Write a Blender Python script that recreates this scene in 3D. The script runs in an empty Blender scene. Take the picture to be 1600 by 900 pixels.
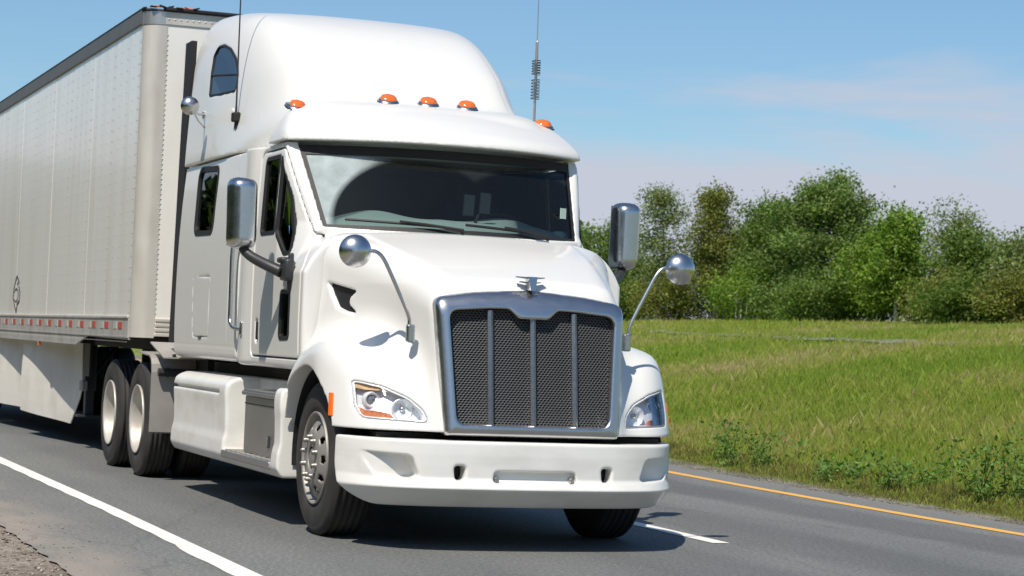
import bpy, bmesh, math, random
import numpy as np
from mathutils import Vector, Matrix
SC = bpy.context.scene
COL = SC.collection
rng = np.random.default_rng(7)

# ------------------------------------------------------------------ camera
cd = bpy.data.cameras.new('camera'); cam = bpy.data.objects.new('camera', cd); COL.objects.link(cam)
cd.sensor_width = 36; cd.lens = 77.38; cd.clip_start = .1; cd.clip_end = 6000
cam_r = Vector((.93532082, -.35133891, .04166455)); cam_u = Vector((-.04788096, -.00901977, .99881232)); cam_f = Vector((.35054583, .9362049, .02525882))
M = Matrix.Identity(4)
for i in range(3):
    M[i][0] = cam_r[i]; M[i][1] = cam_u[i]; M[i][2] = -cam_f[i]
M[0][3], M[1][3], M[2][3] = -4.96968, -13.648835, 1.297464
cam.matrix_world = M
cd.dof.use_dof = True; cd.dof.focus_distance = 14.3; cd.dof.aperture_fstop = 6.5
SC.camera = cam

# ------------------------------------------------------------------ world, sun, exposure
SUN = Vector((-.437, -.524, 1)).normalized()
w = bpy.data.worlds.new('World'); SC.world = w; w.use_nodes = True
nt = w.node_tree; N = nt.nodes; L = nt.links
bg = N['Background']; bg.inputs['Strength'].default_value = .11
sky = N.new('ShaderNodeTexSky'); sky.sky_type = 'NISHITA'; sky.sun_disc = False
sky.sun_elevation = math.asin(SUN.z); sky.sun_rotation = math.atan2(SUN.x, SUN.y)
sky.altitude = 200; sky.air_density = 1.0; sky.dust_density = .6; sky.ozone_density = 2.5
tint = N.new('ShaderNodeMix'); tint.data_type = 'RGBA'; tint.blend_type = 'MULTIPLY'; tint.inputs['Factor'].default_value = 1
L.new(sky.outputs['Color'], tint.inputs['A']); tint.inputs['B'].default_value = (.76, .92, 1.0, 1)
# thin streaks of high cloud that thicken into a pale haze bank just above the horizon, the same all round
tc = N.new('ShaderNodeTexCoord'); mp = N.new('ShaderNodeMapping'); mp.inputs['Scale'].default_value = (3.0, 3.0, 26); mp.inputs['Location'].default_value = (.35, .1, 0)
L.new(tc.outputs['Generated'], mp.inputs['Vector'])
cn = N.new('ShaderNodeTexNoise'); cn.inputs['Scale'].default_value = 1.0; cn.inputs['Detail'].default_value = 6; cn.inputs['Roughness'].default_value = .5; cn.inputs['Distortion'].default_value = .4
L.new(mp.outputs['Vector'], cn.inputs['Vector'])
sp = N.new('ShaderNodeSeparateXYZ'); L.new(tc.outputs['Generated'], sp.inputs[0])
wz = N.new('ShaderNodeMath'); wz.operation = 'MULTIPLY_ADD'; L.new(cn.outputs['Fac'], wz.inputs[0]); wz.inputs[1].default_value = -.19; L.new(sp.outputs['Z'], wz.inputs[2])
cr = N.new('ShaderNodeMapRange'); cr.interpolation_type = 'SMOOTHSTEP'; cr.inputs['From Min'].default_value = .022; cr.inputs['From Max'].default_value = -.024; cr.inputs['To Max'].default_value = .96
L.new(wz.outputs[0], cr.inputs['Value'])
mx = N.new('ShaderNodeMix'); mx.data_type = 'RGBA'
L.new(cr.outputs['Result'], mx.inputs['Factor']); L.new(tint.outputs['Result'], mx.inputs['A'])
mx.inputs['B'].default_value = (5.0, 5.25, 6.1, 1)
L.new(mx.outputs['Result'], bg.inputs['Color'])
sd = bpy.data.lights.new('sun', 'SUN'); sd.energy = 4.9; sd.angle = math.radians(.53); sd.color = (1, .925, .81)
so = bpy.data.objects.new('sun', sd); COL.objects.link(so); so.rotation_euler = SUN.to_track_quat('Z', 'Y').to_euler(); so.location = (-8, -10, 20)
SC.view_settings.view_transform = 'Standard'; SC.view_settings.look = 'None'; SC.view_settings.gamma = 1; SC.view_settings.use_curve_mapping = False
SC.view_settings.exposure = .04
SC.cycles.max_bounces = 8; SC.cycles.transparent_max_bounces = 12
SC.cycles.sample_clamp_indirect = 6

# ------------------------------------------------------------------ materials
def nodes(name):
    m = bpy.data.materials.new(name); m.use_nodes = True
    return m, m.node_tree.nodes, m.node_tree.links, m.node_tree.nodes['Principled BSDF']
def mat(name, col, rough=.5, metal=0., coat=0., var=0., vscale=(3, 3, 3), dirt=None, dirt_amt=0., dscale=(4, 4, 4), bump=0., bscale=(60, 60, 60), rvar=0., sat_var=0.):
    m, n, l, b = nodes(name)
    b.inputs['Roughness'].default_value = rough; b.inputs['Metallic'].default_value = metal
    b.inputs['Coat Weight'].default_value = coat; b.inputs['Coat Roughness'].default_value = .06
    b.inputs['Base Color'].default_value = (*col, 1)
    t = n.new('ShaderNodeTexCoord')
    def noise(sc, det=5):
        mp = n.new('ShaderNodeMapping'); mp.inputs['Scale'].default_value = sc; l.new(t.outputs['Object'], mp.inputs['Vector'])
        x = n.new('ShaderNodeTexNoise'); x.inputs['Scale'].default_value = 1; x.inputs['Detail'].default_value = det; l.new(mp.outputs['Vector'], x.inputs['Vector']); return x
    out = None
    if var:
        x = noise(vscale); r = n.new('ShaderNodeMapRange'); r.inputs['From Min'].default_value = .3; r.inputs['From Max'].default_value = .7
        r.inputs['To Min'].default_value = 1 - var; r.inputs['To Max'].default_value = 1 + var; l.new(x.outputs['Fac'], r.inputs['Value'])
        hs = n.new('ShaderNodeHueSaturation'); hs.inputs['Color'].default_value = (*col, 1); l.new(r.outputs['Result'], hs.inputs['Value']); out = hs.outputs['Color']
    if dirt:
        x = noise(dscale, 8); r = n.new('ShaderNodeMapRange'); r.inputs['From Min'].default_value = .45; r.inputs['From Max'].default_value = .75
        r.inputs['To Max'].default_value = dirt_amt; l.new(x.outputs['Fac'], r.inputs['Value'])
        k = n.new('ShaderNodeMix'); k.data_type = 'RGBA'; l.new(r.outputs['Result'], k.inputs['Factor'])
        if out: l.new(out, k.inputs['A'])
        else: k.inputs['A'].default_value = (*col, 1)
        k.inputs['B'].default_value = (*dirt, 1); out = k.outputs['Result']
    if out: l.new(out, b.inputs['Base Color'])
    if rvar:
        x = noise(dscale, 6); r = n.new('ShaderNodeMapRange'); r.inputs['To Min'].default_value = max(0, rough - rvar); r.inputs['To Max'].default_value = rough + rvar
        l.new(x.outputs['Fac'], r.inputs['Value']); l.new(r.outputs['Result'], b.inputs['Roughness'])
    if bump:
        x = noise(bscale, 4); bp = n.new('ShaderNodeBump'); bp.inputs['Strength'].default_value = bump; bp.inputs['Distance'].default_value = .01
        l.new(x.outputs['Fac'], bp.inputs['Height']); l.new(bp.outputs['Normal'], b.inputs['Normal'])
    return m
def glass(name, tint, gloss=1., rough=.0, ior=1.5, dust=None):
    m, n, l, b = nodes(name); n.remove(b)
    o = n['Material Output']
    tr = n.new('ShaderNodeBsdfTransparent'); tr.inputs['Color'].default_value = (*tint, 1)
    gl = n.new('ShaderNodeBsdfGlossy'); gl.inputs['Roughness'].default_value = rough; gl.inputs['Color'].default_value = (gloss, gloss, gloss, 1)
    fr = n.new('ShaderNodeFresnel'); fr.inputs['IOR'].default_value = ior
    mx = n.new('ShaderNodeMixShader'); l.new(fr.outputs['Fac'], mx.inputs['Fac']); l.new(tr.outputs['BSDF'], mx.inputs[1]); l.new(gl.outputs['BSDF'], mx.inputs[2])
    out = mx.outputs['Shader']
    if dust: out = dust(n, l, out)
    l.new(out, o.inputs['Surface']); return m

WHITE = (.745, .738, .712)
m_paint = mat('white_truck_paint', WHITE, .32, 0, .42, var=.012, dirt=(.5, .47, .42), dirt_amt=.10, dscale=(3, 3, 3), rvar=.07)
m_paint_low = mat('white_fairing_paint', (.76, .755, .72), .38, 0, .3, var=.02, dirt=(.36, .33, .28), dirt_amt=.28, dscale=(3, 3, 7), rvar=.08)
m_chrome = mat('polished_chrome', (.56, .565, .57), .28, 1, 0, var=.05, rvar=.06, dscale=(14, 14, 14))
m_brush = mat('grille_chrome', (.57, .565, .565), .30, 1, 0, var=.04, rvar=.05, dscale=(20, 20, 60))
m_alu = mat('brushed_aluminium', (.42, .41, .40), .42, .85, 0, var=.08, rvar=.1, dscale=(6, 6, 6))
m_steel = mat('dull_wheel_steel', (.34, .325, .30), .55, .45, 0, var=.1, rvar=.1, dirt=(.25, .22, .18), dirt_amt=.4, dscale=(9, 9, 9))
m_black = mat('black_plastic', (.013, .013, .014), .6, 0, 0, var=.1)
m_trim = mat('charcoal_plastic', (.03, .031, .034), .42, 0, 0, var=.1)
m_dark = mat('dark_chassis', (.010, .010, .010), .8)
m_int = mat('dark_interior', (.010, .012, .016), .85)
m_dash = mat('grey_dashboard', (.30, .35, .345), .75, var=.05)
m_tyre = mat('tyre_rubber', (.028, .027, .026), .78, 0, 0, var=.15, vscale=(5, 5, 5), dirt=(.09, .082, .07), dirt_amt=.5, dscale=(4, 4, 4), bump=.15, bscale=(80, 80, 80))
m_mesh = mat('grille_mesh_metal', (.112, .115, .120), .45, .5)
m_amber = mat('amber_lens', (.72, .15, .02), .12, 0, .6, var=.15, vscale=(60, 60, 60))
m_orange = mat('orange_marker', (.85, .17, .02), .2, 0, .5)
m_silver = mat('lamp_reflector', (.85, .86, .88), .14, .95, 0, bump=.5, bscale=(30, 30, 30))
m_lampred = mat('dull_amber_reflector', (.62, .21, .09), .2, 0, .5, var=.2, vscale=(50, 50, 50))
m_lens = glass('lamp_lens', (.95, .96, .97), .8, .02, 1.22)
m_glass = glass('side_glass', (.42, .47, .45), .9, .0, 1.5)
m_bluewin = mat('dark_blue_glass', (.006, .008, .014), .03, 0, 0)
m_bluewin.node_tree.nodes['Principled BSDF'].inputs['IOR'].default_value = 1.75
def dust(n, l, sh):
    t = n.new('ShaderNodeTexCoord'); sp = n.new('ShaderNodeSeparateXYZ'); l.new(t.outputs['Object'], sp.inputs[0])
    def mth(op, a, b=None):
        q = n.new('ShaderNodeMath'); q.operation = op
        for i, v in enumerate((a, b)):
            if v is None: continue
            if isinstance(v, (int, float)): q.inputs[i].default_value = v
            else: l.new(v, q.inputs[i])
        return q.outputs[0]
    def arc(cx, cz, rx, rz):
        a = mth('DIVIDE', mth('SUBTRACT', sp.outputs['X'], cx), rx); b = mth('DIVIDE', mth('SUBTRACT', sp.outputs['Z'], cz), rz)
        return mth('SQRT', mth('ADD', mth('MULTIPLY', a, a), mth('MULTIPLY', b, b)))
    d = mth('MINIMUM', arc(-.26, 2.05, .61, .50), arc(.60, 2.03, .70, .50))
    r = n.new('ShaderNodeMapRange'); r.inputs['From Min'].default_value = .97; r.inputs['From Max'].default_value = 1.04; l.new(d, r.inputs['Value'])
    ns = n.new('ShaderNodeTexNoise'); ns.inputs['Scale'].default_value = 9; ns.inputs['Detail'].default_value = 8; l.new(t.outputs['Object'], ns.inputs['Vector'])
    lf = n.new('ShaderNodeMapRange'); lf.interpolation_type = 'SMOOTHSTEP'; l.new(sp.outputs['X'], lf.inputs['Value'])
    for k_, v_ in zip(('From Min', 'From Max', 'To Min', 'To Max'), (-.38, -.72, .04, 1.)): lf.inputs[k_].default_value = v_
    amt = mth('ADD', mth('MULTIPLY', mth('MULTIPLY', r.outputs['Result'], lf.outputs['Result']), mth('ADD', mth('MULTIPLY', ns.outputs['Fac'], .60), .33)), .010)
    df = n.new('ShaderNodeBsdfDiffuse'); df.inputs['Color'].default_value = (.52, .60, .61, 1)
    mx = n.new('ShaderNodeMixShader'); l.new(amt, mx.inputs['Fac']); l.new(sh, mx.inputs[1]); l.new(df.outputs['BSDF'], mx.inputs[2])
    return mx.outputs['Shader']
m_wind = glass('windshield_glass', (.66, .76, .75), .8, .0, 1.42, dust)

m_alu2 = mat('weathered_aluminium_sheet', (.40, .385, .36), .5, .35, 0, var=.08, dirt=(.25, .22, .18), dirt_amt=.3, dscale=(5, 5, 5))
m_nut = mat('worn_lug_nut', (.30, .285, .26), .45, .7)
m_screen = mat('device_screen', (.018, .022, .026), .2, 0, .4)
m_sticker = mat('pale_green_paper', (.50, .62, .56), .6)
m_blue = mat('blue_plastic', (.03, .16, .42), .4)
m_bowl = mat('lamp_bowl', (.88, .89, .90), .3, .25, .5, bump=.35, bscale=(40, 40, 40))
m_projector = mat('projector_glass', (.30, .31, .34), .08, .5, .8)
m_lampamber = mat('amber_turn_signal', (.80, .52, .28), .2, .2, .5)
m_rimpaint = mat('dusty_painted_rim', (.52, .50, .46), .5, .3, 0, var=.08, dirt=(.36, .31, .24), dirt_amt=.5, dscale=(8, 8, 8))
m_trailer = mat('white_trailer_sheet', (.82, .81, .775), .20, 0, .12, var=.025, vscale=(2, 3.2, .25), dirt=(.46, .42, .35), dirt_amt=.34, dscale=(3, 3.2, .28), bump=.02, bscale=(2, 3.2, .12), rvar=.08)
m_trailer.node_tree.nodes['Principled BSDF'].inputs['Specular IOR Level'].default_value = .22
m_front = mat('white_front_wall', (.80, .785, .74), .4, 0, .2, var=.02, dirt=(.45, .41, .34), dirt_amt=.2, dscale=(3, 3, .6))
m_rivet = mat('rivet_metal', (.50, .49, .47), .5, .3)
m_post = mat('corner_post_aluminium', (.64, .61, .555), .45, .3, 0, var=.06, dirt=(.36, .31, .25), dirt_amt=.4, dscale=(6, 6, 1.2))
m_postcap = mat('corner_cap_metal', (.56, .54, .50), .35, .8, 0, var=.06)
m_toprail = mat('grey_top_rail', (.16, .16, .16), .5, .4, 0, var=.08)
m_raillow = mat('grey_bottom_rail', (.50, .49, .465), .5, .4, 0, var=.08, dirt=(.2, .18, .15), dirt_amt=.4, dscale=(5, 5, 5))
m_redtape = mat('red_reflective_tape', (.52, .10, .08), .35, 0, .2, var=.15, vscale=(30, 30, 30))
m_whitetape = mat('white_reflective_tape', (.52, .51, .48), .3, 0, .2)
m_skirt = mat('white_skirt_panel', (.78, .755, .69), .45, 0, .1, var=.02, dirt=(.4, .36, .29), dirt_amt=.35, dscale=(2, 2, 2))

# ------------------------------------------------------------------ object helpers
def link(o, parent=None):
    COL.objects.link(o)
    if parent is not None: o.parent = parent
    return o
def tag(o, label=None, cat=None, group=None, kind=None):
    if label: o['label'] = label
    if cat: o['category'] = cat
    if group: o['group'] = group
    if kind: o['kind'] = kind
    return o
def empty(name, loc=(0, 0, 0), parent=None):
    o = bpy.data.objects.new(name, None); o.empty_display_size = .2; o.location = loc; return link(o, parent)
def mesh(name, V, F, m, parent=None, smooth=False, loc=None):
    me = bpy.data.meshes.new(name); me.from_pydata([tuple(v) for v in V], [], [tuple(f) for f in F]); me.validate(); me.update()
    if m: me.materials.append(m)
    if smooth: me.shade_smooth()
    o = bpy.data.objects.new(name, me)
    if loc is not None: o.location = loc
    return link(o, parent)
def fast_mesh(name, V, F, m, parent=None, smooth=False, normals=None, mi=None, mats=None):
    """V (n,3), F (k,3|4) numpy"""
    me = bpy.data.meshes.new(name); k = F.shape[1]
    me.vertices.add(len(V)); me.vertices.foreach_set('co', np.ascontiguousarray(V, np.float32).ravel())
    me.loops.add(F.size); me.loops.foreach_set('vertex_index', np.ascontiguousarray(F, np.int32).ravel())
    me.polygons.add(len(F)); me.polygons.foreach_set('loop_start', np.arange(0, F.size, k, dtype=np.int32))
    if mi is not None: me.polygons.foreach_set('material_index', mi.astype(np.int32))
    me.update(calc_edges=True)
    for q in (mats or [m]): me.materials.append(q)
    if smooth: me.shade_smooth()
    if normals is not None: me.normals_split_custom_set_from_vertices(normals.tolist())
    o = bpy.data.objects.new(name, me); return link(o, parent)
def join_parts(parts):
    V = []; F = []
    for v, f in parts:
        b = len(V); V += [tuple(p) for p in v]; F += [tuple(i + b for i in q) for q in f]
    return V, F
def box(c, s, bev=.0, rot=None):
    bm = bmesh.new(); bmesh.ops.create_cube(bm, size=1)
    for v in bm.verts: v.co = Vector((v.co.x * s[0], v.co.y * s[1], v.co.z * s[2]))
    if bev: bmesh.ops.bevel(bm, geom=bm.edges[:], offset=bev, segments=2, profile=.5, affect='EDGES')
    if rot is not None: bmesh.ops.rotate(bm, verts=bm.verts, cent=(0, 0, 0), matrix=rot)
    bmesh.ops.translate(bm, verts=bm.verts, vec=c)
    bm.verts.index_update(); r = ([v.co[:] for v in bm.verts], [[v.index for v in f.verts] for f in bm.faces]); bm.free(); return r
def tube(path, r, n=8, cap=True):
    P = [Vector(p) for p in path]; V = []; F = []
    rs = r if isinstance(r, (list, tuple)) else [r] * len(P)
    prev = None
    for i, p in enumerate(P):
        t = (P[min(i + 1, len(P) - 1)] - P[max(i - 1, 0)]).normalized()
        if prev is None: a = t.orthogonal().normalized()
        else: a = (prev - t * prev.dot(t)).normalized()
        prev = a; b = t.cross(a)
        for k in range(n):
            q = 2 * math.pi * k / n; V.append(p + (a * math.cos(q) + b * math.sin(q)) * rs[i])
    for i in range(len(P) - 1):
        for k in range(n):
            F.append((i * n + k, i * n + (k + 1) % n, (i + 1) * n + (k + 1) % n, (i + 1) * n + k))
    if cap: F.append(tuple(range(n))[::-1]); F.append(tuple((len(P) - 1) * n + k for k in range(n)))
    return V, F
def smooth_path(pts, n=6):
    P = [Vector(p) for p in pts]; out = []
    for i in range(len(P) - 1):
        p0 = P[max(i - 1, 0)]; p1 = P[i]; p2 = P[i + 1]; p3 = P[min(i + 2, len(P) - 1)]
        for k in range(n):
            t = k / n; out.append(.5 * ((2 * p1) + (p2 - p0) * t + (2 * p0 - 5 * p1 + 4 * p2 - p3) * t * t + (3 * p1 - p0 - 3 * p2 + p3) * t ** 3))
    return out + [P[-1]]
def lathe_x(prof, n=64, c=(0, 0, 0)):
    """prof: list of (x, r), revolved round an x axis through c"""
    V = []; F = []; m = len(prof)
    for k in range(n):
        q = 2 * math.pi * k / n
        for x, r in prof: V.append((c[0] + x, c[1] + r * math.cos(q), c[2] + r * math.sin(q)))
    for k in range(n):
        for i in range(m - 1):
            F.append((k * m + i, k * m + i + 1, ((k + 1) % n) * m + i + 1, ((k + 1) % n) * m + i))
    return V, F
def ball(c, r, n=20, s=(1, 1, 1)):
    bm = bmesh.new(); bmesh.ops.create_uvsphere(bm, u_segments=n, v_segments=n // 2 + 2, radius=r)
    V = [(c[0] + v.co.x * s[0], c[1] + v.co.y * s[1], c[2] + v.co.z * s[2]) for v in bm.verts]
    bm.verts.index_update(); F = [[v.index for v in f.verts] for f in bm.faces]; bm.free(); return V, F
def mirx(vf):
    V, F = vf; return [(-v[0], v[1], v[2]) for v in V], [tuple(f)[::-1] for f in F]
def curve(pts):
    p = np.array(pts, float); x, y = p[:, 0], p[:, 1]; h = np.diff(x); d = np.diff(y) / h
    m = np.zeros(len(x)); m[0] = d[0]; m[-1] = d[-1]
    for i in range(1, len(x) - 1): m[i] = 0 if d[i - 1] * d[i] <= 0 else 2 * d[i - 1] * d[i] / (d[i - 1] + d[i])
    X = np.linspace(x[0], x[-1], 600); i = np.clip(np.searchsorted(x, X) - 1, 0, len(h) - 1); t = (X - x[i]) / h[i]
    Yv = (2 * t**3 - 3 * t**2 + 1) * y[i] + (t**3 - 2 * t**2 + t) * h[i] * m[i] + (-2 * t**3 + 3 * t**2) * y[i + 1] + (t**3 - t**2) * h[i] * m[i + 1]
    return lambda q: np.interp(q, X, Yv)
def roundpoly(pts, r, n=6):
    out = []; P = [Vector(p) for p in pts]; k = len(P)
    rr = r if isinstance(r, (list, tuple)) else [r] * k
    for i in range(k):
        p, a, b = P[i], P[i - 1], P[(i + 1) % k]
        u = (a - p); v = (b - p); lu, lv = u.length, v.length; u.normalize(); v.normalize()
        ang = u.angle(v); d = min(rr[i] / math.tan(ang / 2), lu * .48, lv * .48)
        q0, q1 = p + u * d, p + v * d
        for j in range(n + 1):
            t = j / n; out.append(((1 - t)**2 * q0 + 2 * t * (1 - t) * p + t * t * q1)[:])
    return out

# ------------------------------------------------------------------ signed distance modelling: smooth panels polygonised by surface nets
def smax(a, b, k):
    h = np.maximum(k - np.abs(a - b), 0) / k; return np.maximum(a, b) + h * h * (k * .25)
def smin(a, b, k): return -smax(-a, -b, k)
def poly2(u, v, pts):
    P = np.array(pts, float); d = np.full(np.broadcast(u, v).shape, 1e9, np.float32); s = np.ones(d.shape, np.float32); n = len(P)
    for i in range(n):
        j = i - 1; ex, ey = P[j] - P[i]; wx, wy = u - P[i][0], v - P[i][1]
        t = np.clip((wx * ex + wy * ey) / (ex * ex + ey * ey + 1e-12), 0, 1); bx, by = wx - ex * t, wy - ey * t
        d = np.minimum(d, bx * bx + by * by)
        c1 = v >= P[i][1]; c2 = v < P[j][1]; c3 = ex * wy > ey * wx
        s = np.where((c1 & c2 & c3) | (~c1 & ~c2 & ~c3), -s, s)
    return s * np.sqrt(d)
def nets(F, o, h):
    S = F < 0
    S8 = S.astype(np.uint8)
    c = S8[:-1] + S8[1:]; c = c[:, :-1] + c[:, 1:]; c = c[:, :, :-1] + c[:, :, 1:]
    act = (c > 0) & (c < 8); idx = np.argwhere(act); ids = np.full(act.shape, -1, np.int32); ids[act] = np.arange(len(idx))
    cor = np.array([(a, b, d) for a in (0, 1) for b in (0, 1) for d in (0, 1)])
    vals = np.stack([F[idx[:, 0] + q[0], idx[:, 1] + q[1], idx[:, 2] + q[2]] for q in cor], 1)
    acc = np.zeros((len(idx), 3)); cnt = np.zeros(len(idx))
    for a in range(8):
        for b in range(a + 1, 8):
            if np.abs(cor[a] - cor[b]).sum() != 1: continue
            va, vb = vals[:, a], vals[:, b]; mk = (va < 0) != (vb < 0); t = np.where(mk, va / np.where(mk, va - vb, 1), 0)
            acc += (cor[a] + (cor[b] - cor[a]) * t[:, None]) * mk[:, None]; cnt += mk
    g = idx + acc / cnt[:, None]
    Q = []
    for ax in range(3):
        sl0 = [slice(None)] * 3; sl1 = [slice(None)] * 3; sl0[ax] = slice(0, -1); sl1[ax] = slice(1, None)
        d = S[tuple(sl0)] != S[tuple(sl1)]; e = np.argwhere(d); b_, c_ = (ax + 1) % 3, (ax + 2) % 3
        ok = (e[:, b_] > 0) & (e[:, c_] > 0) & (e[:, b_] < F.shape[b_] - 1) & (e[:, c_] < F.shape[c_] - 1); e = e[ok]
        ins = S[e[:, 0], e[:, 1], e[:, 2]]
        q = []
        for db, dc in ((1, 1), (0, 1), (0, 0), (1, 0)):
            f = e.copy(); f[:, b_] -= db; f[:, c_] -= dc; q.append(ids[f[:, 0], f[:, 1], f[:, 2]])
        q = np.stack(q, 1); q[~ins] = q[~ins][:, ::-1]; Q.append(q)
    Q = np.concatenate(Q)
    def tri(p):
        p = np.clip(p, 0, np.array(F.shape) - 1.001); i = p.astype(int); f = p - i; r = 0
        for a in (0, 1):
            wa = f[:, 0] if a else 1 - f[:, 0]
            for b in (0, 1):
                wb = f[:, 1] if b else 1 - f[:, 1]
                for d in (0, 1):
                    wd = f[:, 2] if d else 1 - f[:, 2]
                    r = r + wa * wb * wd * F[i[:, 0] + a, i[:, 1] + b, i[:, 2] + d]
        return r
    def grad(p, s=.6):
        return np.stack([(tri(p + e) - tri(p - e)) / (2 * s) for e in np.eye(3) * s], 1)
    for _ in range(2):
        G = grad(g); st = G * (tri(g) / np.maximum((G * G).sum(1), 1e-12))[:, None]
        l = np.linalg.norm(st, axis=1); st *= np.minimum(1, .5 / np.maximum(l, 1e-9))[:, None]; g = g - st
    G = grad(g, .9); G /= np.maximum(np.linalg.norm(G, axis=1), 1e-9)[:, None]
    return np.array(o) + g * h, Q, G
def sdf(name, lo, hi, h, fn, m, parent=None, mirror=True, drop=None):
    lo = np.array(lo, float); hi = np.array(hi, float); n = np.ceil((hi - lo) / h).astype(int) + 1
    if mirror: xs = (np.arange(n[0]) + .5) * h
    else: xs = lo[0] + np.arange(n[0]) * h
    ys = lo[1] + np.arange(n[1]) * h; zs = lo[2] + np.arange(n[2]) * h
    x = xs[:, None, None].astype(np.float32); y = ys[None, :, None].astype(np.float32); z = zs[None, None, :].astype(np.float32)
    F = np.ascontiguousarray(np.broadcast_to(fn(x, y, z), tuple(n))).astype(np.float32)
    F[-1] = np.maximum(F[-1], .3 * h)
    F[:, 0] = np.maximum(F[:, 0], .3 * h); F[:, -1] = np.maximum(F[:, -1], .3 * h); F[:, :, 0] = np.maximum(F[:, :, 0], .3 * h); F[:, :, -1] = np.maximum(F[:, :, -1], .3 * h)
    o = [xs[0], ys[0], zs[0]]
    if mirror: F = np.concatenate([F[::-1], F]); o[0] = -(n[0] - .5) * h
    else: F[0] = np.maximum(F[0], .3 * h)
    V, Q, G = nets(F, o, h)
    if drop is not None:                       # leave out faces that nothing can see (buried inner skins)
        dv = drop(np.abs(V[:, 0]), V[:, 1], V[:, 2]); Q = Q[~dv[Q].all(1)]; us = np.unique(Q); mp_ = np.zeros(len(V), np.int64); mp_[us] = np.arange(len(us)); V = V[us]; G = G[us]; Q = mp_[Q]
    return fast_mesh(name, V, Q, m, parent, True, G)
def flipped(o, name, parent):
    """mirror-image copy (x -> -x) of a mesh part"""
    me = o.data; V = np.empty(len(me.vertices) * 3, np.float32); me.vertices.foreach_get('co', V); V = V.reshape(-1, 3) * [-1, 1, 1]
    k = len(me.polygons[0].vertices); F = np.empty(len(me.loops), np.int32); me.loops.foreach_get('vertex_index', F); F = F.reshape(-1, k)[:, ::-1]
    Nn = np.empty(len(me.loops) * 3, np.float32); me.corner_normals.foreach_get('vector', Nn); Nn = Nn.reshape(-1, 3); NV = np.zeros((len(V), 3)); NV[F[:, ::-1].ravel()] = Nn
    NV *= [-1, 1, 1]
    return fast_mesh(name, V, F, me.materials[0], parent, True, NV)
# ================================================================== THE SETTING
def bend(y): return np.where(y > 0, .004 * np.minimum(np.maximum(y, 0), 14)**2 + .112 * np.maximum(y - 14, 0), 0)
def hill(x, y):
    t = np.maximum(x - 5.75 - bend(y), 0)
    h = 3.12 * (1 - np.exp(-(t / 15.5)**1.25)) + .05 * np.sin(x * .31 + y * .17) * np.minimum(t / 6, 1) + .09 * np.sin(x * .11 - y * .13 + 1) * np.minimum(t / 10, 1)
    h = h + .5 * np.clip((t - 32) / 30, 0, 1)
    l = np.maximum(-x - 5.5, 0); return h - .6 * (1 - np.exp(-l / 5)) - .035
def axis(lo, hi, fine_lo, fine_hi, step, grow=1.22):
    a = list(np.arange(fine_lo, fine_hi + 1e-6, step)); s = step; v = a[0]; pre = []
    while v > lo: s *= grow; v -= s; pre.append(v)
    s = step; v = a[-1]; post = []
    while v < hi: s *= grow; v += s; post.append(v)
    return np.array(pre[::-1] + a + post)
def sheet(name, xs, ys, zf, m, smooth=True):
    X, Y = np.meshgrid(xs, ys, indexing='ij'); Z = zf(X, Y); V = np.stack([X, Y, Z], -1).reshape(-1, 3); nx, ny = len(xs), len(ys)
    i, j = np.meshgrid(np.arange(nx - 1), np.arange(ny - 1), indexing='ij'); a = (i * ny + j).ravel(); F = np.stack([a, a + ny, a + ny + 1, a + 1], 1)
    return fast_mesh(name, V, F, m, None, smooth)
def ramp(n, l, src, stops):
    r = n.new('ShaderNodeValToRGB'); e = r.color_ramp.elements
    while len(e) < len(stops): e.new(.5)
    for q, (p, c) in zip(e, stops): q.position = p; q.color = (*c, 1)
    l.new(src, r.inputs['Fac']); return r.outputs['Color']
def tex(n, l, scale, det=6, rough=.6, mscale=(1, 1, 1), coord='Object'):
    t = n.new('ShaderNodeTexCoord'); mp = n.new('ShaderNodeMapping'); mp.inputs['Scale'].default_value = mscale; l.new(t.outputs[coord], mp.inputs['Vector'])
    x = n.new('ShaderNodeTexNoise'); x.inputs['Scale'].default_value = scale; x.inputs['Detail'].default_value = det; x.inputs['Roughness'].default_value = rough; l.new(mp.outputs['Vector'], x.inputs['Vector']); return x.outputs['Fac']
def mixc(n, l, fac, a, b, mode='MIX'):
    k = n.new('ShaderNodeMix'); k.data_type = 'RGBA'; k.blend_type = mode
    for s, v in (('Factor', fac), ('A', a), ('B', b)):
        if isinstance(v, (int, float)): k.inputs[s].default_value = v
        elif isinstance(v, tuple): k.inputs[s].default_value = (*v, 1)
        else: l.new(v, k.inputs[s])
    return k.outputs['Result']
def rng_(n, l, src, a, b, c=0., d=1.):
    r = n.new('ShaderNodeMapRange'); r.interpolation_type = 'SMOOTHSTEP'; l.new(src, r.inputs['Value'])
    for k, v in zip(('From Min', 'From Max', 'To Min', 'To Max'), (a, b, c, d)): r.inputs[k].default_value = v
    return r.outputs['Result']
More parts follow.
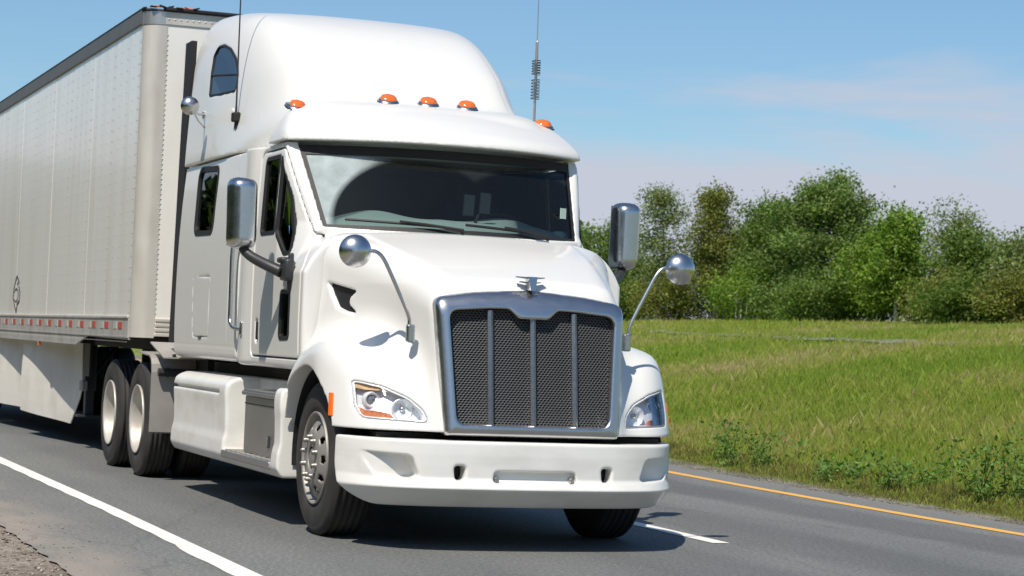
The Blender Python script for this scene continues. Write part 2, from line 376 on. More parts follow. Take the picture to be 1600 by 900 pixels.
# --- asphalt
def asphalt():
    m, n, l, b = nodes('road_asphalt'); b.inputs['Roughness'].default_value = .82
    fine = tex(n, l, 34, 5, .95); c = ramp(n, l, fine, [(.33, (.070, .071, .067)), (.5, (.158, .162, .154)), (.64, (.33, .33, .32))])
    big = tex(n, l, .55, 6, .6, (1, .35, 1)); c = mixc(n, l, rng_(n, l, big, .35, .7), c, mixc(n, l, 1., c, (.80, .81, .83), 'MULTIPLY'))
    t = n.new('ShaderNodeTexCoord'); sp = n.new('ShaderNodeSeparateXYZ'); l.new(t.outputs['Object'], sp.inputs[0])
    wob = n.new('ShaderNodeMath'); wob.operation = 'MULTIPLY_ADD'; l.new(tex(n, l, .9, 5), wob.inputs[0]); wob.inputs[1].default_value = .5; l.new(sp.outputs['X'], wob.inputs[2])
    # darker rolled tyre tracks and an oil streak, sandy dust on the left shoulder
    def band(c0, hw, soft):
        a = n.new('ShaderNodeMath'); a.operation = 'SUBTRACT'; l.new(wob.outputs[0], a.inputs[0]); a.inputs[1].default_value = c0 + .25
        q = n.new('ShaderNodeMath'); q.operation = 'ABSOLUTE'; l.new(a.outputs[0], q.inputs[0]); return rng_(n, l, q.outputs[0], hw + soft, hw)
    for c0, hw, s, k in ((2.35, .28, .35, .80), (3.95, .25, .3, .72), (-1.0, .3, .4, .84), (.8, .3, .4, .82)):
        c = mixc(n, l, band(c0, hw, s), c, mixc(n, l, 1., c, (k, k, k * 1.01), 'MULTIPLY'))
    dst = n.new('ShaderNodeMath'); dst.operation = 'MULTIPLY'; l.new(rng_(n, l, wob.outputs[0], -2.05, -2.75), dst.inputs[0]); l.new(rng_(n, l, tex(n, l, 1.6, 7, .65, (1, .3, 1)), .32, .62), dst.inputs[1])
    c = mixc(n, l, dst.outputs[0], c, (.29, .255, .215))
    dst2 = rng_(n, l, wob.outputs[0], 4.75, 5.5, 0, .6); c = mixc(n, l, dst2, c, (.19, .185, .175))
    # fine cracks
    v = n.new('ShaderNodeTexVoronoi'); v.feature = 'DISTANCE_TO_EDGE'; v.inputs['Scale'].default_value = .42; mp = n.new('ShaderNodeMapping'); mp.inputs['Scale'].default_value = (1, .3, 1)
    nz = n.new('ShaderNodeTexNoise'); nz.inputs['Scale'].default_value = 3; nz.inputs['Detail'].default_value = 6
    ad = n.new('ShaderNodeMix'); ad.data_type = 'VECTOR'; ad.inputs['Factor'].default_value = .12; l.new(t.outputs['Object'], ad.inputs['A']); l.new(nz.outputs['Color'], ad.inputs['B']); l.new(t.outputs['Object'], nz.inputs['Vector'])
    l.new(ad.outputs['Result'], mp.inputs['Vector']); l.new(mp.outputs['Vector'], v.inputs['Vector'])
    ck = rng_(n, l, v.outputs['Distance'], .004, .001, 0, .22); c = mixc(n, l, ck, c, (.03, .03, .03))
    l.new(c, b.inputs['Base Color'])
    bp = n.new('ShaderNodeBump'); bp.inputs['Strength'].default_value = .55; bp.inputs['Distance'].default_value = .006; l.new(fine, bp.inputs['Height']); l.new(bp.outputs['Normal'], b.inputs['Normal'])
    return m
ysr = np.concatenate([np.arange(-60, -6, 4), np.arange(-6, 40, .5), np.arange(40, 420, 8)])
def strip(name, f0, f1, z, m, ys=ysr, wob=0, nx=1, kind='structure', seed=1):
    r = np.random.default_rng(seed); V = []; a0 = np.array([f0(y) for y in ys]); a1 = np.array([f1(y) for y in ys])
    if wob: a0 = a0 + r.normal(0, wob, len(ys)); a1 = a1 + r.normal(0, wob, len(ys))
    xs = np.stack([a0 + (a1 - a0) * k / nx for k in range(nx + 1)], 1); V = np.stack([xs, np.repeat(ys[:, None], nx + 1, 1), np.full_like(xs, z)], -1).reshape(-1, 3)
    F = np.array([(j * (nx + 1) + i, j * (nx + 1) + i + 1, (j + 1) * (nx + 1) + i + 1, (j + 1) * (nx + 1) + i) for j in range(len(ys) - 1) for i in range(nx)])
    return tag(fast_mesh(name, V, F, m), kind=kind)
B = lambda y: float(bend(np.float64(y)))
yfine = np.concatenate([np.arange(-60, -8, 4), np.arange(-8, 30, .12), np.arange(30, 420, 8)])
strip('road', lambda y: -3.02, lambda y: 5.22 + B(y), 0, asphalt(), yfine, wob=.012)
def paint_mat(name, col, worn):
    m, n, l, b = nodes(name); b.inputs['Roughness'].default_value = .6
    f = tex(n, l, 60, 4, .7); g = tex(n, l, 2.2, 6, .65)
    c = mixc(n, l, rng_(n, l, f, .62, .74, 0, .55), col, (.16, .155, .14)); c = mixc(n, l, rng_(n, l, g, .5, .75, 0, worn), c, (.30, .28, .24)); l.new(c, b.inputs['Base Color']); return m
m_wline = paint_mat('white_road_paint', (.82, .80, .74), .3); m_yline = paint_mat('yellow_road_paint', (.80, .42, .07), .3)
ysl = np.concatenate([np.arange(-60, -6, 3), np.arange(-6, 40, .25), np.arange(40, 420, 8)])
def edge_l(y): return -2.175 + (.028 if y > -.55 else 0) + .006 * math.sin(y * 7)
strip('edge_line', lambda y: edge_l(y) - .01 * max(0, min(1, (y - 2) / 6)) * 6, lambda y: -2.02 - .05 * max(0, min(1, (y - 2) / 6)), .004, m_wline, ysl)
strip('yellow_edge_line', lambda y: 4.60 + B(y), lambda y: 4.735 + B(y), .004, m_yline, ysl, wob=.003)
for y0 in np.arange(-36, 120, 12.0):
    y0 = y0 - .13
    strip('lane_dash', lambda y: 1.62 + B(y), lambda y: 1.755 + B(y), .004, m_wline, np.linspace(y0, y0 + 3.0, 14), wob=.003)
# --- gravel verges
def gravel_mat(name, c0, c1, c2):
    m, n, l, b = nodes(name); b.inputs['Roughness'].default_value = .95
    v = n.new('ShaderNodeTexVoronoi'); v.inputs['Scale'].default_value = 55; t = n.new('ShaderNodeTexCoord'); l.new(t.outputs['Object'], v.inputs['Vector'])
    s = n.new('ShaderNodeSeparateColor'); l.new(v.outputs['Color'], s.inputs[0])
    c = ramp(n, l, s.outputs['Red'], [(.1, c0), (.55, c1), (.95, c2)]); c = mixc(n, l, rng_(n, l, tex(n, l, 1.3, 7), .35, .65), c, mixc(n, l, 1., c, (.62, .58, .54), 'MULTIPLY')); l.new(c, b.inputs['Base Color'])
    bp = n.new('ShaderNodeBump'); bp.inputs['Strength'].default_value = .5; bp.inputs['Distance'].default_value = .015; l.new(v.outputs['Distance'], bp.inputs['Height']); l.new(bp.outputs['Normal'], b.inputs['Normal']); return m
m_gravel = gravel_mat('brown_gravel', (.19, .155, .125), (.29, .245, .205), (.42, .38, .335)); m_gravel2 = gravel_mat('olive_gravel', (.14, .13, .095), (.21, .20, .15), (.30, .29, .235))
strip('gravel_shoulder', lambda y: -6.6, lambda y: -2.9, -.012, m_gravel, nx=3)
strip('gravel_verge', lambda y: 5.1 + B(y), lambda y: 5.85 + B(y), -.012, m_gravel2, nx=2)
# --- ground with the grassy rise
def ground_mat():
    m, n, l, b = nodes('grassland'); b.inputs['Roughness'].default_value = 1; b.inputs['Specular IOR Level'].default_value = .1
    a = tex(n, l, .22, 8, .62); c = ramp(n, l, a, [(.30, (.14, .23, .03)), (.48, (.22, .30, .045)), (.62, (.30, .31, .08)), (.75, (.36, .31, .14))])
    f = tex(n, l, 9, 5, .7); c = mixc(n, l, rng_(n, l, f, .35, .7, 0, .6), c, mixc(n, l, 1., c, (.45, .5, .42), 'MULTIPLY')); l.new(c, b.inputs['Base Color'])
    bp = n.new('ShaderNodeBump'); bp.inputs['Strength'].default_value = .8; bp.inputs['Distance'].default_value = .15; l.new(f, bp.inputs['Height']); l.new(bp.outputs['Normal'], b.inputs['Normal']); return m
xs = axis(-1500, 1500, -12, 48, .8); ys = axis(-1200, 2500, -20, 120, 1.2)
tag(sheet('ground', xs, ys, lambda X, Y: hill(X, Y) - np.where((X > -6.4) & (X < 5.9 + bend(Y)), .02, 0), ground_mat()), kind='structure')
# dirt track along the rise: a faint pale line
m_track = gravel_mat('pale_track', (.16, .16, .14), (.24, .24, .21), (.34, .34, .30))
tp = np.array([(26.6, 57), (25.58, 52.17), (23.7, 44.14), (22.67, 38.26), (22.22, 34.08), (21.71, 30.25), (20.78, 25.0), (20.3, 19.0)])[::-1]
ty_ = np.arange(19, 57, .5); tx_ = np.interp(ty_, tp[:, 1], tp[:, 0]); rt = np.random.default_rng(2); V = []
for q, p in zip(ty_, tx_):
    w0, w1 = .30 + rt.uniform(-.22, .25), .30 + rt.uniform(-.22, .25); V += [(p - w0, q, float(hill(np.float64(p - w0), np.float64(q))) + .085), (p + w1, q, float(hill(np.float64(p + w1), np.float64(q))) + .085)]
tag(mesh('dirt_track', V, [(2 * i, 2 * i + 1, 2 * i + 3, 2 * i + 2) for i in range(len(ty_) - 1)], m_track), kind='structure')
CX, CY = -4.96968, -13.648835
# --- grass blades
def leaf_mat(name, attr=True, trans=.35, rough=.6, base=None):
    m, n, l, b = nodes(name); o = n['Material Output']
    at = n.new('ShaderNodeAttribute'); at.attribute_name = 'tint'
    b.inputs['Roughness'].default_value = rough; b.inputs['Specular IOR Level'].default_value = .25; l.new(at.outputs['Color'], b.inputs['Base Color'])
    tr = n.new('ShaderNodeBsdfTranslucent'); l.new(mixc(n, l, 1., at.outputs['Color'], (1.25, 1.35, .7), 'MULTIPLY'), tr.inputs['Color'])
    mx = n.new('ShaderNodeMixShader'); mx.inputs['Fac'].default_value = trans; l.new(b.outputs['BSDF'], mx.inputs[1]); l.new(tr.outputs['BSDF'], mx.inputs[2]); l.new(mx.outputs['Shader'], o.inputs['Surface']); return m
def tinted(name, V, F, tint, m, parent=None):
    o = fast_mesh(name, V, F, m, parent); a = o.data.attributes.new('tint', 'FLOAT_COLOR', 'POINT'); a.data.foreach_set('color', np.concatenate([tint, np.ones((len(tint), 1))], 1).astype(np.float32).ravel()); return o
m_leaf = leaf_mat('foliage', trans=.42); m_grass = leaf_mat('grass_blades', trans=.3, rough=.55)
def noise2(x, y, s, seed=0):
    r = np.random.default_rng(seed); o = 0
    for k in range(6):
        a = r.uniform(0, 6.28); f = s * (1.7 ** k) * r.uniform(.8, 1.2); o = o + np.sin((x * math.cos(a) + y * math.sin(a)) * f + r.uniform(0, 6.28)) / (1.35 ** k)
    return o / 2.2
def grass(n, d0, d1, seed):
    r = np.random.default_rng(seed)
    u = r.uniform(0, 1, n); d = 1 / (1 / d0 + u * (1 / d1 - 1 / d0)); th = np.radians(np.where(r.random(n) < .08, r.uniform(13.0, 20.0, n), r.uniform(20.0, 38.5, n))); x = CX + d * np.sin(th); y = CY + d * np.cos(th)
    t = x - 5.44 - bend(y); k = (t > np.abs(noise2(y, y, 2.0, 3)) * .16) & (x < 47); x, y, t, d = x[k], y[k], t[k], d[k]; n = len(x); z = hill(x, y)
    pn = noise2(x, y, .35, 5); p2 = noise2(x, y, 1.3, 6)
    h = (.07 + .10 * r.random(n)) * (1 + .3 * p2) * np.clip(.18 + t / 1.6, .18, 1.05); h *= np.where(r.random(n) < .06, 1.5, 1)
    wd = .0009 + .00010 * d; wd *= r.uniform(.6, 1.4, n)
    az = r.uniform(0, 6.28, n); lean = r.uniform(.05, .6, n); la = r.normal(.6, 1.7, n)
    bx, by = np.cos(az) * wd, np.sin(az) * wd; tx, ty = np.cos(la) * lean * h, np.sin(la) * lean * h
    P = np.stack([np.stack([x - bx, y - by, z - .03], 1), np.stack([x + bx, y + by, z - .03], 1), np.stack([x + tx * .35 + bx * .7, y + ty * .35 + by * .7, z + h * .6], 1), np.stack([x + tx, y + ty, z + h], 1)], 1)
    q = np.clip(.5 + .33 * pn + .2 * p2 + r.normal(0, .2, n), 0, 1)[:, None]
    A = np.array([.17, .275, .030]); Bc = np.array([.275, .36, .050]); Cc = np.array([.38, .37, .10]); D = np.array([.50, .41, .22])
    col = np.where(q < .4, A + (Bc - A) * q / .4, np.where(q < .8, Bc + (Cc - Bc) * (q - .4) / .4, Cc + (D - Cc) * (q - .8) / .2))
    dry = (t < 1.0)[:, None] & (r.random((n, 1)) < .55); col = np.where(dry, np.array([.19, .175, .06]) * r.uniform(.7, 1.2, (n, 1)), col)
    col = col * r.uniform(.75, 1.2, (n, 1)) * .92; tint = np.repeat(col[:, None], 4, 1).reshape(-1, 3)
    V = P.reshape(-1, 3); b = (np.arange(n) * 4)[:, None]; F = np.concatenate([b + [0, 1, 2], b + [0, 2, 3]]); return V, F, tint
V, F, T = grass(540000, 19, 105, 11)
tag(tinted('grass', V, F, T, m_grass), kind='stuff')
# pebbles lying on the gravel at the left, a few blades of dry litter
def pebbles(n, x0, x1, y0, y1, smin_, smax_, seed, cols, z=-.01):
    r = np.random.default_rng(seed); ico = np.array([(1, 0, 0), (-1, 0, 0), (0, 1, 0), (0, -1, 0), (0, 0, 1), (0, 0, -1)], float); fi = np.array([(0, 2, 4), (2, 1, 4), (1, 3, 4), (3, 0, 4), (2, 0, 5), (1, 2, 5), (3, 1, 5), (0, 3, 5)])
    y = r.uniform(y0, y1, n); x = x0 + (x1 - x0) * r.random(n)**1.0; s = smin_ + (smax_ - smin_) * r.random(n)**4; az = r.uniform(0, 6.28, n)
    P = ico[None] * np.stack([s, s * r.uniform(.6, 1, n), s * r.uniform(.35, .7, n)], 1)[:, None] * r.uniform(.75, 1.2, (n, 6, 1)); c, q = np.cos(az)[:, None], np.sin(az)[:, None]
    P = np.stack([P[..., 0] * c - P[..., 1] * q, P[..., 0] * q + P[..., 1] * c, P[..., 2]], -1)
    bx = np.array([B(v) for v in y]) * (x0 > 0); P += np.stack([x + bx, y, np.full(n, z) + s * .2], 1)[:, None]
    F = (fi[None] + (np.arange(n) * 6)[:, None, None]).reshape(-1, 3); C = np.array(cols)[r.integers(0, len(cols), n)] * r.uniform(.6, 1.3, (n, 1)); return P.reshape(-1, 3), F, np.repeat(C, 6, 0)
m_stone = leaf_mat('pebble_stone', trans=0, rough=.9)
A = pebbles(5000, -4.6, -2.95, -3.2, 4.5, .004, .020, 3, [(.25, .205, .17), (.33, .285, .245), (.18, .15, .12), (.46, .43, .39)])
A2 = pebbles(350, -3.0, -2.6, -3.2, 4.5, .003, .009, 4, [(.16, .13, .11), (.24, .21, .18)], .0)
A3 = pebbles(2600, 5.22, 5.6, -2, 14, .004, .016, 5, [(.20, .19, .18), (.28, .27, .25), (.13, .12, .115)])
V = np.concatenate([A[0], A2[0], A3[0]]); F = np.concatenate([A[1], A2[1] + len(A[0]), A3[1] + len(A[0]) + len(A2[0])])
tag(tinted('loose_gravel', V, F, np.concatenate([A[2], A2[2], A3[2]]), m_stone), kind='stuff')
# --- trees
m_bark = mat('grey_brown_bark', (.13, .11, .09), .9, var=.3, vscale=(8, 8, 2)); m_bark_pale = mat('pale_birch_bark', (.42, .39, .35), .85, var=.3, vscale=(8, 8, 3))
def leaves(tips, per, spread, size, col, r, up=.35, flat=1.):
    if size < .2 and size > .05: per = int(per * 1.25); size = size * .84
    n = len(tips) * per; c = np.repeat(tips, per, 0) + r.normal(0, 1, (n, 3)) * np.array([spread, spread, spread * .7 * flat])
    nrm = r.normal(0, 1, (n, 3)); nrm[:, 2] = np.abs(nrm[:, 2]) + up; nrm /= np.linalg.norm(nrm, axis=1)[:, None]
    a = np.cross(nrm, r.normal(0, 1, (n, 3))); a /= np.linalg.norm(a, axis=1)[:, None]; b = np.cross(nrm, a); s = size * r.uniform(.6, 1.35, (n, 1))
    P = np.stack([c - a * s, c + b * s * .5, c + a * s, c - b * s * .5], 1)
    tipc = r.uniform(.72, 1.25, (len(tips), 1)); C = np.array(col) * np.repeat(tipc, per, 0) * r.uniform(.7, 1.3, (n, 1)) * (1 + r.normal(0, .07, (n, 3)))
    return P.reshape(-1, 3), np.arange(n * 4).reshape(-1, 4), np.repeat(np.clip(C, .005, 1), 4, 0)
def tree(name, label, x, y, H, W, col, seed, base=.12, per=90, tips=95, leaf=.085, spread=.30, pale=False, lean=0., shape=1., cat='tree', group='trees along the top of the grassy rise'):
    r = np.random.default_rng(seed); z0 = float(hill(np.float64(x), np.float64(y))) - .05
    root = tag(empty(name, (x, y, z0)), label, cat, group)
    parts = []; T = []; bark = m_bark_pale if pale else m_bark
    nst = 1 if cat == 'tree' else 4
    for s in range(nst):
        ox, oy = (0, 0) if nst == 1 else r.normal(0, W * .18, 2)
        tr_ = [Vector((ox + lean * H * t + .06 * H * t * math.sin(3 * t + seed), oy + .04 * H * math.sin(4 * t + seed), H * .92 * t)) for t in np.linspace(0, 1, 8)]
        r0 = .016 * H + .02; parts.append(tube(tr_, [r0 * (1 - .85 * t) / (1 if nst == 1 else 1.8) for t in np.linspace(0, 1, 8)], 6))
        nl = max(9, tips // 6)
        for k in range(nl // nst + 1):
            t = base + (1 - base) * ((k + r.random()) / (nl // nst + 1)); q = Vector(tr_[min(int(t * 7), 6)]).lerp(tr_[min(int(t * 7) + 1, 7)], t * 7 % 1)
            tt = (t - base) / (1 - base); rad = W * (.38 + .62 * math.sin(math.pi * min(1, tt * .8 + .12) ** .8)) * (1 if shape == 1 else (1 - .55 * tt)) * r.uniform(.7, 1.1); rad = rad * math.sqrt(max(.06, 1 - max(0, tt - .55)**2 / .25))
            az = k * 2.4 + r.uniform(-.5, .5); e = q + Vector((math.cos(az) * rad, math.sin(az) * rad, H * r.uniform(.02, .13))); m_ = q.lerp(e, .5) + Vector((0, 0, .03 * H))
            parts.append(tube([q, m_, e], [r0 * .32, r0 * .2, r0 * .07], 4, False))
            for _ in range(max(2, tips // nl)):
                f = r.uniform(.35, 1.08); p = q.lerp(e, f) + Vector(r.normal(0, spread * .8, 3)); T.append(p[:])
    V, F = join_parts(parts); mesh('trunk', V, F, bark, root, True)
    V, F, C = leaves(np.array(T), per, spread, leaf, col, r); k = V[:, 2] > .03; tinted('crown', V, F, C, m_leaf, root)
    return root
G1, G2, G3, G4, G5 = (.135, .205, .042), (.185, .285, .042), (.21, .255, .095), (.165, .240, .066), (.205, .22, .055)
TREES = [
 ('poplar_tree', 'thin airy grey-green poplar nearest the truck, taller than its neighbours on the left', 37, 79, 6.3, 1.15, G3, 1, .22, 75, 90, .085, .30, True, .0, 1),
 ('birch_tree', 'yellow-green pointed birch to the right of the thin airy poplar', 37.5, 74, 5.7, 1.8, G5, 2, .10, 95, 150, .085, .32, True, .0, .6),
 ('birch_tree', 'bushy dark green birch with pale stems left of the big round tree', 38, 69.8, 4.9, 2.0, G1, 3, .06, 100, 160, .09, .34, True, .0, .8),
 ('broadleaf_tree', 'biggest tree, broad round crown standing highest against the sky', 39, 67.0, 5.8, 2.95, G4, 4, .06, 135, 300, .095, .33, False, .0, 1),
 ('maple_tree', 'bright green young maple with a single trunk below the big crown', 36.5, 57.0, 4.0, 1.35, G2, 5, .22, 110, 100, .09, .28, True, .0, .6),
 ('broadleaf_tree', 'thin see-through tree showing sky through it right of the biggest crown', 41.5, 61.6, 4.9, 1.2, G3, 6, .45, 40, 70, .08, .28, False, .05, 1),
 ('alder_tree', 'dark dense alder right of the gap in the treeline', 38, 54.6, 3.1, 1.5, G1, 7, .10, 100, 120, .09, .3, False, 0, 1),
 ('alder_tree', 'lower dark alder second from the right end of the treeline', 38.5, 52.9, 2.8, 1.4, G4, 8, .10, 95, 110, .09, .3, False, 0, 1),
 ('alder_tree', 'grey-green alder cut by the right edge of the picture', 38.0, 50.6, 3.0, 1.4, G3, 9, .12, 80, 110, .085, .3, True, 0, 1),
 ('broadleaf_tree', 'dense mid green tree just right of the big mirror on the far side', 37.5, 85, 4.9, 1.8, G1, 10, .08, 95, 130, .095, .34, True, 0, 1),
 ('broadleaf_tree', 'green tree seen in the gap between windshield and far mirror', 37.5, 92, 4.7, 1.9, G4, 12, .08, 85, 120, .095, .36, False, 0, 1),
 ('maple_tree', 'bright low maple right of the single-trunk maple', 37.2, 59.2, 3.5, 1.3, G2, 13, .12, 95, 95, .09, .3, False, 0, 1),
 ('broadleaf_tree', 'dark tree behind the birches filling the treeline', 42, 77.5, 5.0, 2.6, G1, 14, .06, 95, 170, .10, .36, False, 0, 1),
 ('broadleaf_tree', 'dark tree behind the alders at the right of the treeline', 42, 54.5, 3.2, 2.0, G1, 15, .06, 90, 120, .10, .36, False, 0, 1),
]
for a in TREES: tree(*a)
SHRUBS = [(35.8, 84, 1.5, 1.4, G1), (35.5, 80, 1.8, 1.3, G1), (36, 76, 1.7, 1.4, G5), (36, 68, 2.0, 1.5, G2), (36, 64.2, 1.6, 1.4, G4), (35.7, 60.6, 1.7, 1.5, G1), (36.6, 54, 1.5, 1.2, G5), (36.4, 51.6, 1.3, 1.2, G1), (36.2, 48.6, 1.6, 1.2, G5), (40, 66.5, 3.0, 1.9, G1), (40, 57.5, 2.4, 1.8, G1), (40, 73, 3.0, 1.9, G1), (40, 80, 3.0, 1.9, G4), (40, 86, 3.2, 2.0, G1), (39.5, 53.8, 2.1, 1.6, G1), (39.6, 56, 2.2, 1.7, G1)]
HUE = {G1: 'dark green', G2: 'bright green', G4: 'mid green', G5: 'olive green'}
ORD = ['first', 'second', 'third', 'fourth', 'fifth', 'sixth', 'seventh', 'eighth', 'ninth', 'tenth', 'eleventh', 'twelfth', 'thirteenth']
front = sorted([q for q in SHRUBS if q[0] < 38], key=lambda q: math.atan2(q[0] - CX, q[1] - CY)); back = sorted([q for q in SHRUBS if q[0] >= 38], key=lambda q: math.atan2(q[0] - CX, q[1] - CY))
for i, (x, y, H, W, c) in enumerate(SHRUBS):
    q = (x, y, H, W, c); fr = q in front; row = front if fr else back
    lab = HUE[c] + ' shrub, ' + ORD[row.index(q)] + ' from the left ' + ('at the front foot of the treeline' if fr else 'in the taller row behind the trunks')
    tree('shrub', lab, x, y, H, W, c, 40 + i, .05, 75, 70, .08, .30, i % 3 == 0, 0, 1, 'shrub', 'shrubs at the foot of the treeline')
# --- leafy weeds at the road side
def weed(label, x, y, H, n, seed, col=(.14, .25, .055), name='roadside_weed'):
    r = np.random.default_rng(seed); z0 = float(hill(np.float64(x), np.float64(y))) - .02; root = tag(empty(name, (x, y, z0)), label, 'weed', 'leafy weeds at the road side')
    st = []; T = []
    for k in range(n):
        ox, oy = r.normal(0, .19, 2); a, b = r.normal(0, .16, 2); h = H * r.uniform(.55, 1.05); P = [Vector((ox + a * t, oy + b * t, h * t)) for t in (0, .5, 1)]; st.append(tube(P, [.005, .004, .002], 4, False))
        for t in np.linspace(.15, 1, 8): T.append((P[0].lerp(P[2], t) + Vector(r.normal(0, .03, 3)))[:])
    V, F = join_parts(st); tag(mesh('stem', V, F, m_stem, root), kind='stuff'); V, F, C = leaves(np.array(T), 6, .055, .029, col, r, .5); tinted('leaves', V, F, C, m_leaf, root)
m_stem = mat('green_stem', (.10, .14, .04), .8)
WEEDS = [('tall bushy weed clump with dark leaves nearest the right edge of the picture', 6.35, 3.55, .66, 20), ('slender leafy weed right beside the tall bushy clump, cut by the picture edge', 6.42, 2.95, .60, 7), ('rounded weed clump next to the left of the tall bushy one', 6.40, 5.3, .36, 12), ('low spreading weed by the gravel midway along the verge', 6.4, 6.5, .30, 10),
 ('leafy weed standing near the bumper side of the verge', 6.5, 8.75, .42, 9), ('slim upright weed closest to the truck on the verge', 6.7, 9.5, .50, 6)]
for i, (lb, x, y, H, n) in enumerate(WEEDS): weed(lb, x, y, H, n, 70 + i)
# --- far wood on the left beyond the road, seen mirrored in the trailer side and the chrome
V_, F_, T_ = [], [], []; nb = 0; r = np.random.default_rng(99)
for k in range(90):
    t = k / 89; x = -21 - 4 * math.sin(t * 9) + r.normal(0, 1.2); y = -60 + 420 * t + r.normal(0, 1.5); H = r.uniform(8, 11.5)
    tips = np.stack([r.normal(0, 2.4, 50), r.normal(0, 2.4, 50), H * (.06 + .94 * r.random(50))], 1) ; tips[:, :2] *= (1.15 - tips[:, 2:] / H)
    V, F, C = leaves(tips, 24, .8, 1.05, (.045, .075, .018), r); V = V + np.array([x, y, -.6]); V_.append(V); F_.append(F + nb); T_.append(C); nb += len(V)
tag(tinted('far_wood', np.concatenate(V_), np.concatenate(F_), np.concatenate(T_), m_leaf), kind='stuff')

V_, F_, T_ = [], [], []; nb = 0
for k in range(22):
    x = 40 + r.normal(0, 1.0) + .09 * k; y = 97 + 6.0 * k; H = r.uniform(3.6, 6.2)
    tips = np.stack([r.normal(0, 1.7, 40), r.normal(0, 2.2, 40), H * (.05 + .95 * r.random(40))], 1); V, F, C = leaves(tips, 26, .5, .26, [G1, G2, G4][k % 3], r)
    V = V + np.array([x, y, float(hill(np.float64(x), np.float64(y)))]); V_.append(V); F_.append(F + nb); T_.append(C); nb += len(V)
tag(tinted('far_wood', np.concatenate(V_), np.concatenate(F_), np.concatenate(T_), m_leaf), kind='stuff')

# ================================================================== THE TRACTOR
truck = tag(empty('semi_truck'), 'clean white sleeper-cab lorry tractor with wide chrome grille driving on the road', 'truck')

RT = curve([(1.2, 2.80), (1.5, 2.94), (1.7, 3.00), (1.86, 3.08), (2.2, 3.37), (2.87, 3.725), (3.3, 3.845), (4.0, 3.935), (4.7, 3.985)])
VT = curve([(-.1, 2.50), (0, 2.63), (.025, 2.685), (.08, 2.735), (.18, 2.79), (.35, 2.87), (.52, 2.935), (.70, 2.98), (1.2, 3.06)])
HT = curve([(-.9, 1.55), (-.80, 1.605), (-.70, 1.655), (-.4, 1.765), (0, 1.89), (.3, 1.965), (.6, 2.03), (.8, 2.05)])
WT = curve([(-.9, .60), (-.74, .628), (-.3, .745), (.1, .885), (.5, 1.03), (.8, 1.07)])
WB = curve([(-.9, .575), (-.74, .60), (-.3, .66), (.1, .80), (.5, 1.11), (.8, 1.14)])
def side(y, z):
    return 1.145 - .045 * np.maximum(0, z - 1.6)**2 - .05 * np.maximum(0, 1.45 - z)**2 * 1.5 + .012 * np.clip((y - 2.32) / .03, 0, 1) - np.maximum(0, 1.145 - (.972 + .41 * np.maximum(y - .87, 0))) * np.clip((z - 1.72) / .36, 0, 1)
def wsy(x, z): return .60 + .63 * (z - 2.05) + .30 * np.minimum(np.abs(x), xg(z) + .02)**2
def roof_f(x, y, z):
    ye = y - .55 * np.abs(x)**8
    top = (z - (RT(ye) - .03 * x * x)) * .76
    sd_ = x - (1.135 - .062 * np.clip(z - 2.65, 0, 2)**1.3)
    b = smax(smax(top, sd_, .30), 1.35 + .55 * np.abs(x)**8 - y, .1)
    b = smax(b, y - 4.56, .08)
    yo = .80 + .345 * x * x + .01 * x**6
    p = smin(y - yo, (1.132 - x) * 3.6, .14)
    v = np.maximum((z - VT(np.clip(p, -.1, 1.2))) * .55, -p * .6)
    v = smax(v, y - (1.80 - .30 * (z - 2.65)), .16)
    f = smin(b, v, .10)
    # triangular dimple and crease behind the visor end
    return f
UPW = roundpoly([(3.80, 3.185), (3.86, 3.38), (3.90, 3.53), (3.84, 3.60), (3.695, 3.595), (3.463, 3.54), (3.258, 3.44), (3.132, 3.335), (3.06, 3.22), (3.09, 3.165), (3.434, 3.17)], [.05, .1, .06, .06, .1, .2, .2, .2, .06, .04, .3])
def roof(x, y, z):
    f = roof_f(x, y, z)
    f = np.maximum(f, 2.655 - z)
    # faint joints of the roof cap
    g = np.maximum(np.abs(x - (.775 - .01 * (z - 3))) - .004, -(f + .006)); g = np.maximum(g, 2.98 - z); g = np.maximum(g, y - 3.6)
    f = np.maximum(f, -g)
    f = np.maximum(f, -np.maximum(poly2(y, z, UPW) , -(f + .03)) + 0 * x)
    dim = np.maximum(poly2(y, z, [(1.98, 2.70), (1.72, 2.74), (1.95, 2.80)]), -(f + .05 * np.clip((y - 1.70) / .25, 0, 1)))
    f = np.maximum(f, -dim)
    return f
rf = sdf('roof_fairing', (0, .74, 2.62), (1.2, 4.6, 4.03), .0135, roof, m_paint, truck, drop=lambda x, y, z: (z < 2.662) & (y > 1.6) & (x < side(y, z) - .08))

SLW = roundpoly([(4.0, 2.61), (3.27, 2.585), (3.28, 2.06), (3.95, 2.07)], .10)
DW1 = roundpoly([(1.81, 2.555), (1.405, 2.555), (1.375, 2.00), (1.775, 2.0)], [.05, .02, .02, .05])
DW2 = roundpoly([(1.37, 2.545), (1.35, 2.535), (1.165, 2.26), (1.075, 1.99), (1.04, 1.85), (1.16, 1.845), (1.34, 2.0)], [.02, .04, .2, .15, .06, .08, .08])
LOW = roundpoly([(1.105, 1.60), (.845, 1.59), (.85, 1.265), (1.12, 1.26)], .05)
DOOR = roundpoly([(.605, 1.14), (.605, 1.76), (.985, 2.08), (1.32, 2.60), (1.90, 2.60), (1.90, 1.14)], [.03, .1, .15, .1, .05, .05])
LUG = roundpoly([(3.87, 1.735), (3.25, 1.725), (3.265, 1.25), (3.82, 1.25)], .05)
def xg(z): return .93 + .083 * (z - 2.05) / .55
